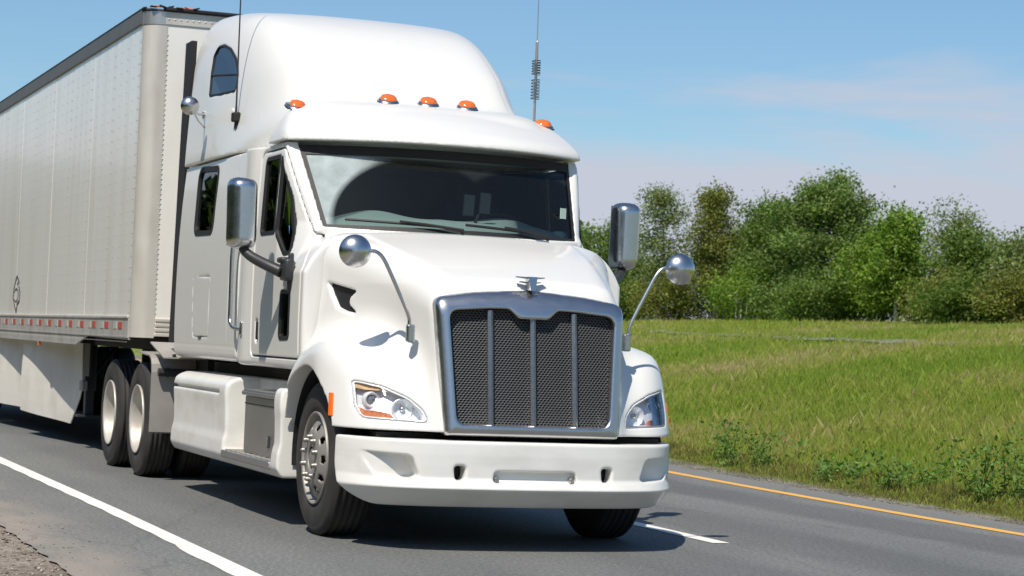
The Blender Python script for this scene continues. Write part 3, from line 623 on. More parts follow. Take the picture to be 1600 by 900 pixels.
def cab_f(x, y, z):
    s = (x - side(y, z))
    up = smax((wsy(x, np.maximum(z, 2.035)) - y) * .80, s, .05)
    lo_top = z - (HT(np.minimum(y, .62)) - .045 * x * x - .003)
    lo = smax(smax(lo_top * .95, s, .19), .505 - y, .03)
    # bulged corner pillar behind the door
    pil = np.sqrt(((x - 1.07) / .095)**2 + ((y - 2.12) / .22)**2) - 1; pil = pil * .095
    s_all = np.where(z < 2.04, np.minimum(np.maximum(up, 1.6 - z), lo), up)
    f = smin(s_all, pil, .04)
    f = np.maximum(f, z - 2.645); f = smax(f, 1.06 - z, .05)
    return f
def cab(x, y, z):
    f0 = cab_f(x, y, z)
    f = np.maximum(f0, -(f0 + .05))
    f = np.maximum(f, y - 2.325)
    f = np.maximum(f, -np.maximum(np.maximum(x - xg(z), 2.045 - .02 * (1 - x * x) - z), y - 1.6))
    d = poly2(y, z, DOOR)
    f = np.maximum(f, -np.maximum(d - .011, side(y, z) - .10 - x))
    # shut line round the lower skirt
    return f
sdf('cab_body', (0, .44, 1.02), (1.22, 2.36, 2.68), .0112, cab, m_paint, truck, drop=lambda x, y, z: (cab_f(x, y, z) < -.035) | (z < 1.0))
def door(x, y, z):
    f0 = cab_f(x, y, z); f = np.maximum(f0, -(f0 + .045)); f = np.maximum(np.maximum(f, poly2(y, z, DOOR)), side(y, z) - .092 - x)
    for wdw in (DW1, DW2, LOW): f = np.maximum(f, -poly2(y, z, wdw))
    f = np.maximum(f, -np.maximum(poly2(y, z, roundpoly([(1.80, 1.40), (1.71, 1.40), (1.71, 1.23), (1.80, 1.23)], .03)), -(f0 + .022)))
    return f
def sleeper(x, y, z):
    s = x - side(y, z)
    f = smax(s, y - 4.56, .05); f = np.maximum(f, z - 2.645); f = smax(f, 1.075 - z, .07)
    f0 = f; f = np.maximum(f0, 2.335 - y)
    f = np.maximum(f, -np.maximum(poly2(y, z, SLW), -(f0 + .05)))
    l = poly2(y, z, LUG); f = np.maximum(f, -np.maximum(np.abs(l) - .005, -(f0 + .015)))
    f = np.maximum(f, -np.maximum(np.abs(z - 1.185) - .004, -(f0 + .014)))
    f = np.maximum(f, -np.maximum(np.abs(y - 2.62) - .004, -(f0 + .006)))
    return f
sdf('sleeper_box', (0, 2.32, 1.04), (1.22, 4.6, 2.68), .0125, sleeper, m_paint, truck, drop=lambda x, y, z: (y < 2.345) & (x < 1.05) | (y > 4.55) & (x < .6))

# ---- window seals and glass on the flat-ish sides
def offset_poly(pts, d):
    P = np.array(pts); a = np.roll(P, 1, 0); b = np.roll(P, -1, 0); t = b - a; n = np.stack([t[:, 1], -t[:, 0]], 1); n /= np.maximum(np.linalg.norm(n, axis=1), 1e-9)[:, None]
    area = (P[:, 0] * np.roll(P[:, 1], -1) - np.roll(P[:, 0], -1) * P[:, 1]).sum()
    return P + n * d * (1 if area > 0 else -1)
def seal(pts, sx, outer=.006, inner=-.022, proud=.004, deep=.03):
    rings = []
    for d, dx in ((inner, -deep), (inner, proud), (outer, proud), (outer, -deep)):
        q = offset_poly(pts, d); rings.append([(sx(y, z) + dx, y, z) for y, z in q])
    n = len(pts); V = sum(rings, []); F = []
    for r in range(4):
        for i in range(n): F.append((r * n + i, r * n + (i + 1) % n, ((r + 1) % 4) * n + (i + 1) % n, ((r + 1) % 4) * n + i))
    return V, F
def pane(pts, sx, dx=-.012, th=.006):
    n = len(pts); V = [(sx(y, z) + dx, y, z) for y, z in pts] + [(sx(y, z) + dx - th, y, z) for y, z in pts]
    return V, [tuple(range(n)), tuple(range(2 * n - 1, n - 1, -1))] + [(i, (i + 1) % n, n + (i + 1) % n, n + i) for i in range(n)]
sf = lambda y, z: float(side(np.float64(y), np.float64(z)))
def roofx(y, z):
    xs = np.linspace(.8, 1.2, 161); f = roof_f(xs, np.float64(y), np.float64(z)); i = np.argmax(f > 0); return float(xs[i])
def both(vf, sgn): return vf if sgn > 0 else mirx(vf)
def fixn(o):
    bm = bmesh.new(); bm.from_mesh(o.data); bmesh.ops.recalc_face_normals(bm, faces=bm.faces); bm.to_mesh(o.data); bm.free(); return o
door_r = sdf('door', (.6, .54, 1.10), (1.22, 1.94, 2.64), .0112, door, m_paint, truck, mirror=False, drop=lambda x, y, z: cab_f(x, y, z) < -.036)
door_l = flipped(door_r, 'door', truck)
for sg, dr in ((1, door_r), (-1, door_l)):
    for wdw in (DW1, DW2, LOW):
        s_ = fixn(mesh('window_seal', *both(seal(wdw, sf), sg), m_black, dr)); fixn(mesh('window_glass', *both(pane(wdw, sf), sg), m_glass, dr))
    fixn(mesh('door_handle', *both(box((sf(1.75, 1.3) - .012, 1.755, 1.315), (.024, .05, .13), .008), sg), m_black, dr))
    o = fixn(mesh('sleeper_window', *both(seal(SLW, sf, .012, -.03), sg), m_black, truck)); fixn(mesh('window_glass', *both(pane(SLW, sf), sg), m_glass, o))
    o = fixn(mesh('roof_window', *both(seal(UPW, roofx, .004, -.012, .002), sg), m_black, truck)); fixn(mesh('window_glass', *both(pane(UPW, roofx, -.006), sg), m_bluewin, o))
    fixn(mesh('window_bar', *both(tube([(roofx(3.85, 3.36) - .002, 3.85, 3.36), (roofx(3.10, 3.30) - .002, 3.10, 3.30)], .007, 6), sg), m_black, o))
    # tall grab rail behind the door
    p = smooth_path([(1.15, 2.30, 2.0), (1.20, 2.30, 1.97), (1.215, 2.295, 1.85), (1.215, 2.28, 1.5), (1.215, 2.27, 1.38), (1.20, 2.2, 1.33), (1.14, 2.12, 1.32)], 5)
    mesh('grab_rail', *both(tube(p, .016, 8), sg), m_chrome, truck, True)
    fixn(mesh('rail_foot', *both(box((1.165, 2.10, 1.325), (.03, .05, .10), .008), sg), m_chrome, truck))
    # black side extender strip behind the sleeper
    V = []
    for z, y0 in ((1.19, 4.68), (3.72, 4.52)):
        for yy in (y0, y0 + .24):
            V += [(1.07, yy, z), (1.115, yy, z)]
    fixn(mesh('side_extender', *both((V, [(0, 1, 3, 2), (4, 6, 7, 5), (0, 4, 5, 1), (2, 3, 7, 6), (1, 5, 7, 3), (0, 2, 6, 4)]), sg), m_black, truck))
    if sg < 0:
        ld = fixn(mesh('luggage_door_latch', *both(box((sf(3.55, 1.25) + .002, 3.55, 1.247), (.012, .10, .014), .003), sg), m_trim, truck))

# ---- windshield, seal whose black top band takes in the visor shade, wipers
def wpt(u, z, d=0.): x = u * xg(z); return (x, float(wsy(x, z)) + .022 - d, z)
nu, nv = 40, 16; V = []; F = []
for j in range(nv + 1):
    for i in range(nu + 1):
        u = -1 + 2 * i / nu; z0 = 2.035 - .0 * u * u; V.append(wpt(u, z0 + (2.63 - z0) * j / nv))
for j in range(nv):
    for i in range(nu): a = j * (nu + 1) + i; F.append((a, a + 1, a + nu + 2, a + nu + 1))
wind = mesh('windshield', V, F, m_wind, truck, True)
ring = [(-1 + 2 * i / 40, 2.032) for i in range(41)] + [(1, 2.04 + .58 * i / 12) for i in range(1, 12)] + [(1 - 2 * i / 40, 2.628) for i in range(41)] + [(-1, 2.62 - .58 * i / 12) for i in range(1, 12)]
def ringm(wd, zin0, zin1, d):
    V = []; n = len(ring)
    for u, z in ring: V.append(wpt(u * 1.008, z, d))
    for u, z in ring: V.append(wpt(u * (1 - wd), min(max(z, zin0), zin1), d))
    for u, z in ring: V.append(wpt(u * 1.008, z, d - .03))
    F = [(i, (i + 1) % n, n + (i + 1) % n, n + i) for i in range(n)] + [(i, 2 * n + i, 2 * n + (i + 1) % n, (i + 1) % n) for i in range(n)]
    return V, F
fixn(mesh('windshield_seal', *ringm(.028, 2.06, 2.56, .012), m_black, wind))  # top band deepened in black: glass border plus the visor's shadow
def wiper(px, tx, name='wiper'):
    b0 = Vector(wpt(px / .93, 2.035, .03)); e = Vector(wpt(tx / .95, 2.10, .035)); mid = Vector(wpt((px * .45 + tx * .55) / .94, 2.10, .05))
    o = mesh(name, *tube([b0, b0 + Vector((0, -.02, .02)), b0.lerp(mid, .6) + Vector((0, -.012, .012)), mid], [.014, .013, .009, .007], 6), m_black, truck)
    t0 = e; t1 = Vector(wpt((px - .12) / .94, 2.075, .03)); n = 10
    pts = [t0.lerp(t1, k / n) for k in range(n + 1)]
    for q in pts: q.y = wsy(q.x, q.z) + .022 - .02
    mesh('wiper_blade', *tube(pts, .010, 5), m_black, o)
wiper(-.02, -.80); wiper(.66, .02)

# ---- dark lining inside the cab, dashboard, seats, steering wheel
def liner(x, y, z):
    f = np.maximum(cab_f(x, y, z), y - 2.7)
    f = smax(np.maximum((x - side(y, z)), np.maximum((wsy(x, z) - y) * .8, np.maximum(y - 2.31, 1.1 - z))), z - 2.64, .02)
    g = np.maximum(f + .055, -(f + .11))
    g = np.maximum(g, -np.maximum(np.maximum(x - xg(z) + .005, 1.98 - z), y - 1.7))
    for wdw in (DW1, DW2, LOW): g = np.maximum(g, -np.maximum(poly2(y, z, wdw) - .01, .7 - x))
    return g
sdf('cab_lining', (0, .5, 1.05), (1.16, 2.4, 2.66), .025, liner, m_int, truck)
def dashf(x, y, z):
    top = 2.135 - .05 * x * x + .07 * np.exp(-((x - .50) / .26)**2) * np.clip((y - .9) / .25, 0, 1) + .05 * np.exp(-((x + .25) / .3)**2) * np.clip((y - .9) / .3, 0, 1)
    f = smax(z - top, y - 1.38, .1); f = smax(f, (.69 + .30 * x * x + 1.25 * (z - 2.03) - y) * .62, .04); f = np.maximum(f, x - 1.02); return np.maximum(f, 1.5 - z)
sdf('dashboard', (0, .66, 1.5), (1.05, 1.45, 2.2), .02, dashf, m_dash, truck)
for sx in (-.55, .55):
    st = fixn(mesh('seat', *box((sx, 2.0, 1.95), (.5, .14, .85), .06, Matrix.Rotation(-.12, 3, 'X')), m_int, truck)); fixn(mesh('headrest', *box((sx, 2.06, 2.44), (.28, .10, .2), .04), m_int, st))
V = []; F = []
rot = Matrix.Rotation(math.radians(-58), 3, 'X'); P = [rot @ Vector((.21 * math.cos(t), .21 * math.sin(t), 0)) + Vector((.52, 1.42, 2.05)) for t in np.linspace(0, 2 * math.pi, 33)]
sw = mesh('steering_wheel', *join_parts([tube(P, .016, 6, False), tube([P[0], P[16]], .012, 5), tube([P[8], P[24]], .012, 5)]), m_black, truck, True)

ph = tag(empty('phone_holder', (.17, .86, 2.09)), 'pair of dark devices in a holder stuck behind the middle of the windshield', 'phone holder')
fixn(mesh('holder_arm', *tube([(0, 0, -.03), (0, .0, .05), (.02, .0, .10)], .012, 6), m_black, ph))
for dx, dz in ((-.055, .16), (.065, .18)): fixn(mesh('screen', *box((dx, .0, dz), (.085, .015, .15), .006, Matrix.Rotation(.05, 3, 'Y')), m_screen, ph))
pp_ = tag(fixn(mesh('sticker', *box((.855, .93, 2.24), (.06, .004, .075), 0, Matrix.Rotation(.45, 3, 'Z')), m_sticker)), 'pale green sticker on the inside of the windshield at its right end', 'sticker')
cl_ = tag(fixn(mesh('crumpled_cloth', *ball((.86, 1.02, 2.07), .07, 12, (1.1, .8, .7)), m_sticker, None, True)), 'pale bundle lying at the right end of the dashboard', 'cloth')
bl_ = tag(fixn(mesh('blue_cup', *lathe_x([(0, .001), (0, .03), (.09, .035), (.09, .001)], 14), m_blue, None, True)), 'small blue cup standing at the right end of the dashboard', 'cup'); bl_.rotation_euler = (0, -math.pi / 2, 0); bl_.location = (.93, 1.04, 2.03)
# ---- hood with the two front fenders
def yn(x): return -.845 + 1.96 * np.maximum(x - .60, 0)**2.5
def hood_f(x, y, z):
    ht = HT(y) - .045 * x * x + .012 * (lambda q: q * q * (3 - 2 * q))(np.clip((.58 + .15 * (y + .7) - np.abs(x)) / .06 + .5, 0, 1))
    a = (z - ht) * .95
    t = np.clip((1.65 - z) / .9, 0, 1); ww = WT(y) + (WB(y) - WT(y)) * t
    b = (x - ww) * .94
    c = (-.715 - .13 * (1.54 - z) / .8) - y
    body = smax(smax(a, b, .19), c, .10); body = np.maximum(body, y - .488)
    r = np.sqrt((y - .06)**2 + (z - .50)**2); R = .845 - .42 * np.maximum(x - .72, 0)**2
    fa = r - R; fb = (yn(x) + .42 * (z - .73) - y) * .85; fc = x - (1.20 - .05 * np.maximum(0, z - .95))
    fen = smax(smax(fa, fb, .12), fc, .11)
    fen = np.maximum(fen, y - .77)
    f = smin(body, fen, .20)
    return f
HL = roundpoly([(1.064, 1.035), (.90, 1.000), (.755, .935), (.68, .865), (.650, .785), (1.035, .80), (1.06, .88)], [.03, .1, .15, .1, .03, .05, .08])
GI2 = [(-.57, 1.53), (-.52, .60), (.52, .60), (.57, 1.53)]
VENT = roundpoly([(.42, 1.655), (.138, 1.598), (.20, 1.56), (.215, 1.51), (.135, 1.452), (.24, 1.466), (.307, 1.489), (.36, 1.565)], [.01, .005, .05, .05, .005, .05, .05, .1])
def hood(x, y, z):
    f0 = hood_f(x, y, z); f = np.maximum(f0, .735 - z + .04 * np.maximum(x - .9, 0) * 0)
    wl = np.sqrt((y - .195)**2 + (z - .50)**2) - .602
    f = np.maximum(f, -np.maximum(wl, .52 - x))
    f = np.maximum(f, -np.maximum(np.maximum(poly2(x, z, HL), y + .02), -(f0 + .10)))
    f = np.maximum(f, -np.maximum(poly2(x, z, GI2), y + .60))
    v = poly2(y, z, VENT)
    f = smax(f, -np.maximum(v, -(f0 + .05)), .02)
    # raised centre panel creases on the hood top
    g = np.maximum(np.abs(x - (.40 + .27 * (y + .6))) - .0035, -(f0 + .004)); g = np.maximum(g, 1.5 - z)
    return f
hood_o = sdf('hood', (0, -.92, .70), (1.24, .80, 2.09), .0100, hood, m_paint, truck, drop=lambda x, y, z: hood_f(x, y, z) < -.125)
for sg in (1, -1):
    # dark lining of the wheel arch
    V = []; F = []; n = 28; rr = .594
    for k in range(n + 1):
        q = math.radians(-8 + 192 * k / n); y, z = .195 + rr * math.cos(q), .50 + rr * math.sin(q); V += [(.55, y, z), (1.10, y, z), (.55, .195, .55)]
    for k in range(n): a = 3 * k; F += [(a, a + 3, a + 4, a + 1), (a, a + 2, a + 3)]
    mesh('arch_liner', *both((V, F), sg), m_dark, hood_o)
    pts = VENT
    V = []
    for y, z in pts:
        xs = np.linspace(.6, 1.2, 241); x = float(xs[np.argmax(hood_f(xs, np.float64(y), np.float64(z)) > 0)]); V.append((x - .03, y, z))
    o = fixn(mesh('hood_vent', *both((V, [tuple(range(len(VENT)))]), sg), m_black, hood_o))
    # orange side marker on the flank of the fender
    V, F = box((0, 0, 0), (.014, .042, .145), .005, None); q = []
    for v in V:
        yy, zz = -.318 + v[1] + .25 * v[2], .872 + v[2]; xs = np.linspace(.9, 1.25, 351); q.append((float(xs[np.argmax(hood_f(xs, np.float64(yy), np.float64(zz)) > 0)]) + v[0], yy, zz))
    V = q
    fixn(mesh('side_marker', *both((V, F), sg), m_orange, hood_o))

# ---- headlights
def surf_y(x, z, inset=0.):
    ys = np.linspace(-.95, .2, 461); f = hood_f(np.float64(x), ys, np.float64(z)); return float(ys[np.argmax(f < -inset)])
def lamp(x, y, z):
    f0 = hood_f(x, y, z); p = poly2(x, z, HL)
    shell = np.maximum(np.maximum(np.abs(f0 + .088) - .012, p + .002), y + .05)
    rim = np.maximum(np.maximum(np.abs(p + .008) - .006, np.maximum(f0 + .004, -(f0 + .10))), y + .02)
    return np.minimum(shell, rim)
def lensf(x, y, z):
    f0 = hood_f(x, y, z); return np.maximum(np.maximum(poly2(x, z, HL) + .004, np.maximum(f0 + .001, -(f0 + .016))), y + .02)
hl_r = sdf('headlight', (.6, -.9, .74), (1.14, -.2, 1.08), .006, lamp, m_bowl, truck, mirror=False)
ln_r = sdf('lamp_lens', (.6, -.9, .74), (1.14, -.2, 1.08), .007, lensf, m_lens, hl_r, mirror=False)
hl_l = flipped(hl_r, 'headlight', truck); flipped(ln_r, 'lamp_lens', hl_l)
def lamp_patch(pts, off):
    """a thick patch following the lamp front"""
    n = len(pts); V = [(x, surf_y(x, z) + off, z) for x, z in pts] + [(x, surf_y(x, z) + off + .02, z) for x, z in pts]
    return V, [tuple(range(n)), tuple(range(2 * n - 1, n - 1, -1))] + [(i, (i + 1) % n, n + (i + 1) % n, n + i) for i in range(n)]
for sg, hl in ((1, hl_r), (-1, hl_l)):
    for cx, cz, r, nm in ((.955, .912, .045, 'projector'), (.785, .862, .062, 'main_reflector')):
        cy = surf_y(cx, cz) + (.075 if nm == 'projector' else .062)
        if nm == 'projector': prof = [(0, r * .72), (-.012, r * .9), (-.016, r * 1.04), (-.01, r * 1.16), (.03, r * 1.25)]
        else: prof = [(.035, .001), (.034, r * .35), (.022, r * .7), (0, r * 1.0), (-.006, r * 1.05), (.02, r * 1.12)]
        V, F = lathe_x(prof, 28); V = [(cx + v[1], cy + v[0], cz + v[2]) for v in V]
        o = fixn(mesh('lamp_bezel' if nm == 'projector' else nm, *both((V, F), sg), m_bowl, hl, True))
        if nm == 'projector': V, F = ball((cx, cy + .012, cz), r * .74, 20, (1, .7, 1)); mesh('projector', *both((V, F), sg), m_projector, hl, True)
        else: V, F = ball((cx, cy + .01, cz), .018, 12); mesh('bulb', *both((V, F), sg), m_chrome, hl, True)
    fixn(mesh('amber_reflector', *both(lamp_patch([(1.046, .870), (1.0, .850), (.93, .845), (.875, .835), (.85, .804), (.95, .803), (1.028, .806), (1.05, .835)], .022), sg), m_lampred, hl))
    fixn(mesh('turn_signal', *both(lamp_patch([(1.054, 1.022), (1.052, .985), (1.0, .974), (.93, .972), (.90, .982), (.98, 1.008)], .022), sg), m_lampamber, hl))

# ---- grille
GO = roundpoly([(-.634, 1.570), (-.58, .716), (.58, .716), (.634, 1.570), (.38, 1.615), (0, 1.640), (-.38, 1.615)], [.075, .03, .03, .075, 1.2, 2, 1.2])
GI = roundpoly([(-.552, 1.486), (-.505, .79), (.505, .79), (.552, 1.486), (.30, 1.508), (.165, 1.512), (.10, 1.452), (-.10, 1.452), (-.165, 1.512), (-.30, 1.508)], [.06, .07, .07, .06, 1, .05, .06, .06, .05, 1])
def gy(z): return -.775 - .105 * (1.54 - z) / .8
def frame(x, y, z):
    po = poly2(np.concatenate([x.ravel()])[:, None, None], z, GO); pi = poly2(x, z, GI)
    yy = y - gy(z) - .05 * x * x - .035 * np.clip((z - 1.46) / .16, 0, 1)**2 * 1.6
    edge = np.minimum(-po, .075) / .075
    front = -(yy) - .018 + .035 * (1 - np.sqrt(np.maximum(0, 1 - (1 - np.clip(edge, 0, 1))**2)))
    f = smax(front, po, .02); f = smax(f, -pi, .022); f = np.maximum(f, yy - .10)
    return f
gf = sdf('grille_frame', (0, -1.02, .69), (.66, -.62, 1.66), .008, frame, m_brush, truck)
for bx in (-.282, 0, .282):
    zt = 1.50 if bx else 1.462
    V = []; 
    for z in (.775, zt):
        yb = gy(z) + .05 * bx * bx
        V += [(bx - .018, yb + .012, z), (bx + .018, yb + .012, z), (bx + .018, yb + .07, z), (bx - .018, yb + .07, z), (bx, yb - .002, z)]
    o = fixn(mesh('grille_bar', V, [(0, 5, 9, 4), (4, 9, 6, 1), (1, 6, 7, 2), (2, 7, 8, 3), (3, 8, 5, 0)], m_brush, gf))
# punched mesh: staggered oval holes
V = []; F = []; px_, pz_ = .0235, .0150; row = 0; z = .77
while z < 1.53:
    x = -.57 + (px_ / 2 if row % 2 else 0)
    while x < .57:
        b = len(V)
        for k in range(6):
            q = math.pi / 3 * k + math.pi / 6; V.append((x + px_ * .5774 * math.cos(q), 0, z + pz_ * .6667 * math.sin(q)))
        for k in range(6):
            q = math.pi / 3 * k + math.pi / 6; V.append((x + .0090 * math.cos(q), -.003, z + .0056 * math.sin(q)))
        for k in range(6):
            q = math.pi / 3 * k + math.pi / 6; V.append((x + .0084 * math.cos(q), .003, z + .0052 * math.sin(q)))
        for k in range(6): k2 = (k + 1) % 6; F += [(b + k, b + k2, b + 6 + k2, b + 6 + k), (b + 6 + k, b + 6 + k2, b + 12 + k2, b + 12 + k)]
        x += px_
    z += pz_; row += 1
V = [(x, gy(z) + .05 * x * x + .045 + y, z) for x, y, z in V]
tag(mesh('grille_mesh', V, F, m_mesh, gf), kind='stuff')
mesh('grille_backing', *box((0, -.66, 1.13), (1.16, .02, .80)), m_black, gf)
# hood ornament: small chrome bird-like emblem
parts = []
for wz, ws, wt in ((1.712, .098, .016), (1.682, .072, .012)):
    for s in (-1, 1):
        parts.append(([(0, -.735, wz - wt / 2), (0, -.735, wz + wt / 2), (0, -.69, wz + wt / 2), (0, -.69, wz - wt / 2), (s * ws, -.70, wz + .004), (s * ws, -.70, wz + .011), (s * ws * .9, -.665, wz + .011), (s * ws * .9, -.665, wz + .004)],
                      [(0, 1, 5, 4), (1, 2, 6, 5), (2, 3, 7, 6), (3, 0, 4, 7), (4, 5, 6, 7)]))
parts.append(([(-.016, -.765, 1.635), (.016, -.765, 1.635), (.02, -.68, 1.64), (-.02, -.68, 1.64), (-.03, -.745, 1.722), (.03, -.745, 1.722), (.024, -.67, 1.722), (-.024, -.67, 1.722)], [(0, 1, 5, 4), (1, 2, 6, 5), (2, 3, 7, 6), (3, 0, 4, 7), (4, 5, 6, 7)]))
fixn(mesh('hood_ornament', *join_parts(parts), m_chrome, hood_o))

# ---- bumper
def bump_f(x, y, z):
    ax = np.abs(x)
    yb = -.935 + .10 * ax**2 + .155 * ax**7.5
    sh = 1.55 * np.maximum(0, .392 - z) + .05 * np.maximum(z - .60, 0) - .035 * np.clip((.46 - z) / .06, 0, 1)
    d = (yb + sh - y) * .78
    sx = ax - (1.205 - .9 * np.maximum(0, .392 - z) - .02 * np.clip((z - .41) / .05, 0, 1))
    return smax(d, sx, .09)
FOG = roundpoly([(1.05, .603), (.80, .592), (.775, .575), (.735, .468), (.765, .452), (.97, .462)], [.01, .05, .05, .02, .05, .05])
TOW = roundpoly([(.525, .535), (.45, .535), (.458, .447), (.515, .447)], .025)
SLOT = roundpoly([(-.28, .435), (.28, .435), (.265, .508), (-.265, .508)], .025)
def bumper(x, y, z):
    D = bump_f(x, y, z); f = smax(D, z - .688, .02); f = smax(f, .272 - z, .02)
    f = np.maximum(f, -(D + .125)); f = smax(f, y + .375 + 3.2 * np.maximum(0, .53 - z)**2, .02)
    f = smax(f, -np.maximum(poly2(x, z, FOG), -(D + .10 * np.clip((1.04 - x) / .25, 0, 1))), .012)
    f = smax(f, -np.maximum(poly2(x, z, TOW), -(D + .13)), .02)
    f = smax(f, -np.maximum(poly2(x, z, SLOT), -(D + .03)), .012)
    return f
bo = sdf('bumper', (0, -1.0, .25), (1.24, -.33, .71), .0080, bumper, m_paint_low, truck, drop=lambda x, y, z: bump_f(x, y, z) < -.115)
for sg in (1, -1):
    mesh('tow_pocket', *both(box((.487, -.80, .49), (.11, .02, .12)), sg), m_dark, bo)
    V, F = lathe_x([(0, .001), (0, .012), (.01, .018), (.02, .02)], 12); V = [(sg * .25 + v[1], -.918 + v[0], .458 + v[2]) for v in V]; fixn(mesh('plate_bolt', V, F, m_alu, bo))

# ---- roof marker lights
def marker(c, yaw):
    cx, cy, cz = c
    base = []; lens = []
    R = Matrix.Rotation(yaw, 3, 'Z')
    def shape(L_, W_, H_, tail, z0):
        V = []; F = []; n = 16; m = 6
        for j in range(m + 1):
            t = j / m; s = max(.02, (1 - t ** 2.6) ** .5)
            for k in range(n):
                q = 2 * math.pi * k / n; cq, sq = math.cos(q), math.sin(q)
                yy = L_ * cq * (tail if cq > 0 else .75); xx = W_ * sq * (1 - .55 * max(0, cq))
                p = R @ Vector((xx * s, (yy * s) + .25 * L_ * t, 0)); V.append((cx + p.x, cy + p.y, cz + z0 + H_ * t * (1 - .25 * t) + .25 * p.y))
        for j in range(m):
            for k in range(n): F.append((j * n + k, j * n + (k + 1) % n, (j + 1) * n + (k + 1) % n, (j + 1) * n + k))
        return V, F
    b = fixn(mesh('roof_light', *shape(.090, .080, .040, 1.7, -.006), m_chrome, truck, True))
    fixn(mesh('light_base', *shape(.100, .088, .020, 1.6, -.012), m_black, b, True))
    fixn(mesh('amber_lens', *shape(.070, .066, .070, 1.1, .002), m_amber, b, True))
for x, y, z in ((-.943, 1.628, 2.945), (-.30, 1.515, 2.958), (0, 1.505, 2.96), (.30, 1.515, 2.958), (.943, 1.628, 2.945)):
    xs = np.linspace(2.8, 3.1, 151); f = roof_f(np.float64(abs(x)), np.float64(y), xs); zz = float(xs[np.argmax(f > 0)])
    marker((x, y, zz + .004), -x * .35)

# ---- antennas
a1 = fixn(mesh('whip_antenna', *tube([(-1.095, 2.89, 2.97), (-1.095, 2.89, 3.05), (-1.095, 2.92, 4.5)], [.010, .007, .004], 6), m_trim, truck))
fixn(mesh('antenna_mount', *join_parts([box((-1.095, 2.89, 2.945), (.06, .085, .075), .012), box((-1.09, 2.89, 2.885), (.025, .04, .06), .008)]), m_black, a1))
a2 = fixn(mesh('coil_antenna', *tube([(.92, 1.76, 2.93), (.92, 1.76, 3.13), (.92, 1.76, 3.42), (.92, 1.76, 3.57), (.92, 1.76, 3.58), (.92, 1.775, 4.4)], [.011, .011, .013, .011, .004, .003], 8), m_alu, truck))
for z0, z1 in ((3.14, 3.275), (3.325, 3.42)):
    nn = 7 if z0 < 3.2 else 6
    for k in range(nn):
        z = z0 + (z1 - z0) * k / (nn - 1)
        P = [(.92 + .032 * math.cos(t), 1.76 + .032 * math.sin(t), z + .010 * t / 6.28) for t in np.linspace(0, 6.28, 13)]
        mesh('antenna_coil', *tube(P, .0035, 4), m_trim, a2)

# ---- mirrors
def bigmirror(sg):
    def f(x, y, z):
        dx = (x - 1.43 - .02 * (z - 2.1)) / .100; dy = np.minimum(y - 1.185, 0) / .150; zz = np.abs(z - 2.115) - .248
        e = (np.sqrt(np.abs(dx)**3 + np.abs(dy)**3 + 1e-6)**(2 / 3) - 1) * .085
        return np.maximum(smax(e, zz, .075), y - 1.19)
    o = sdf('side_mirror', (1.28, .98, 1.82), (1.58, 1.26, 2.42), .009, f, m_chrome, None, mirror=False)
    if sg < 0:
        o2 = flipped(o, 'side_mirror', truck); bpy.data.objects.remove(o); o = o2
    else: o.parent = truck
    fixn(mesh('mirror_rim', *both(box((1.43, 1.193, 2.115), (.150, .03, .43), .014), sg), m_trim, o))
    fixn(mesh('mirror_glass', *both(box((1.43, 1.214, 2.115), (.165, .006, .45)), sg), m_silver, o))
    arm = smooth_path([(1.42, 1.14, 1.90), (1.41, 1.12, 1.86), (1.36, 1.06, 1.81), (1.27, .96, 1.755), (1.20, .90, 1.72)], 4)
    fixn(mesh('mirror_arm', *both(join_parts([tube(arm, [.03 + .012 * k / 16 for k in range(len(arm))], 8), box((1.17, .86, 1.735), (.07, .16, .15), .02), box((1.15, .845, 1.72), (.035, .05, .26), .012), box((1.18, .90, 1.80), (.08, .14, .04), .015)]), sg), m_trim, o, True))
bigmirror(1); bigmirror(-1)
for sg in (-1, 1):
    c = Vector((sg * 1.108, -.55, 1.83))
    # shallow chrome bowl: convex towards the front
    prof = [(-.062, .001), (-.060, .02), (-.052, .048), (-.036, .075), (-.012, .096), (.008, .104), (.018, .103), (.02, .098), (.02, .001)]
    V, F = lathe_x(prof, 36); V = [(c.x + v[1], c.y + v[0], c.z + v[2]) for v in V]
    o = fixn(mesh('hood_mirror', V, F, m_chrome, truck, True))
    arm = smooth_path([(sg * 1.04, -.565, 1.832), (sg * .985, -.57, 1.832), (sg * .935, -.57, 1.795), (sg * .875, -.57, 1.69), (sg * .76, -.57, 1.46), (sg * .745, -.57, 1.39), (sg * .745, -.57, 1.33)], 5)
    mesh('mirror_arm', *tube(arm, .0125, 8), m_chrome, o, True)
    fixn(mesh('mirror_bracket', *box((sg * .735, -.565, 1.335), (.055, .045, .115), .012), m_chrome, o))
sm = mesh('spot_mirror', *ball((-1.30, 3.62, 3.08), .075, 20, (1, .8, 1)), m_chrome, truck, True)
fixn(mesh('mirror_bracket', *join_parts([tube([(-1.27, 3.66, 3.05), (-1.20, 3.75, 3.03), (-1.10, 3.92, 3.05)], .009, 6), tube([(-1.26, 3.66, 3.04), (-1.20, 3.75, 2.98), (-1.11, 3.88, 2.93)], .007, 6), box((-1.115, 3.92, 3.045), (.03, .03, .06), .005)]), m_chrome, sm))

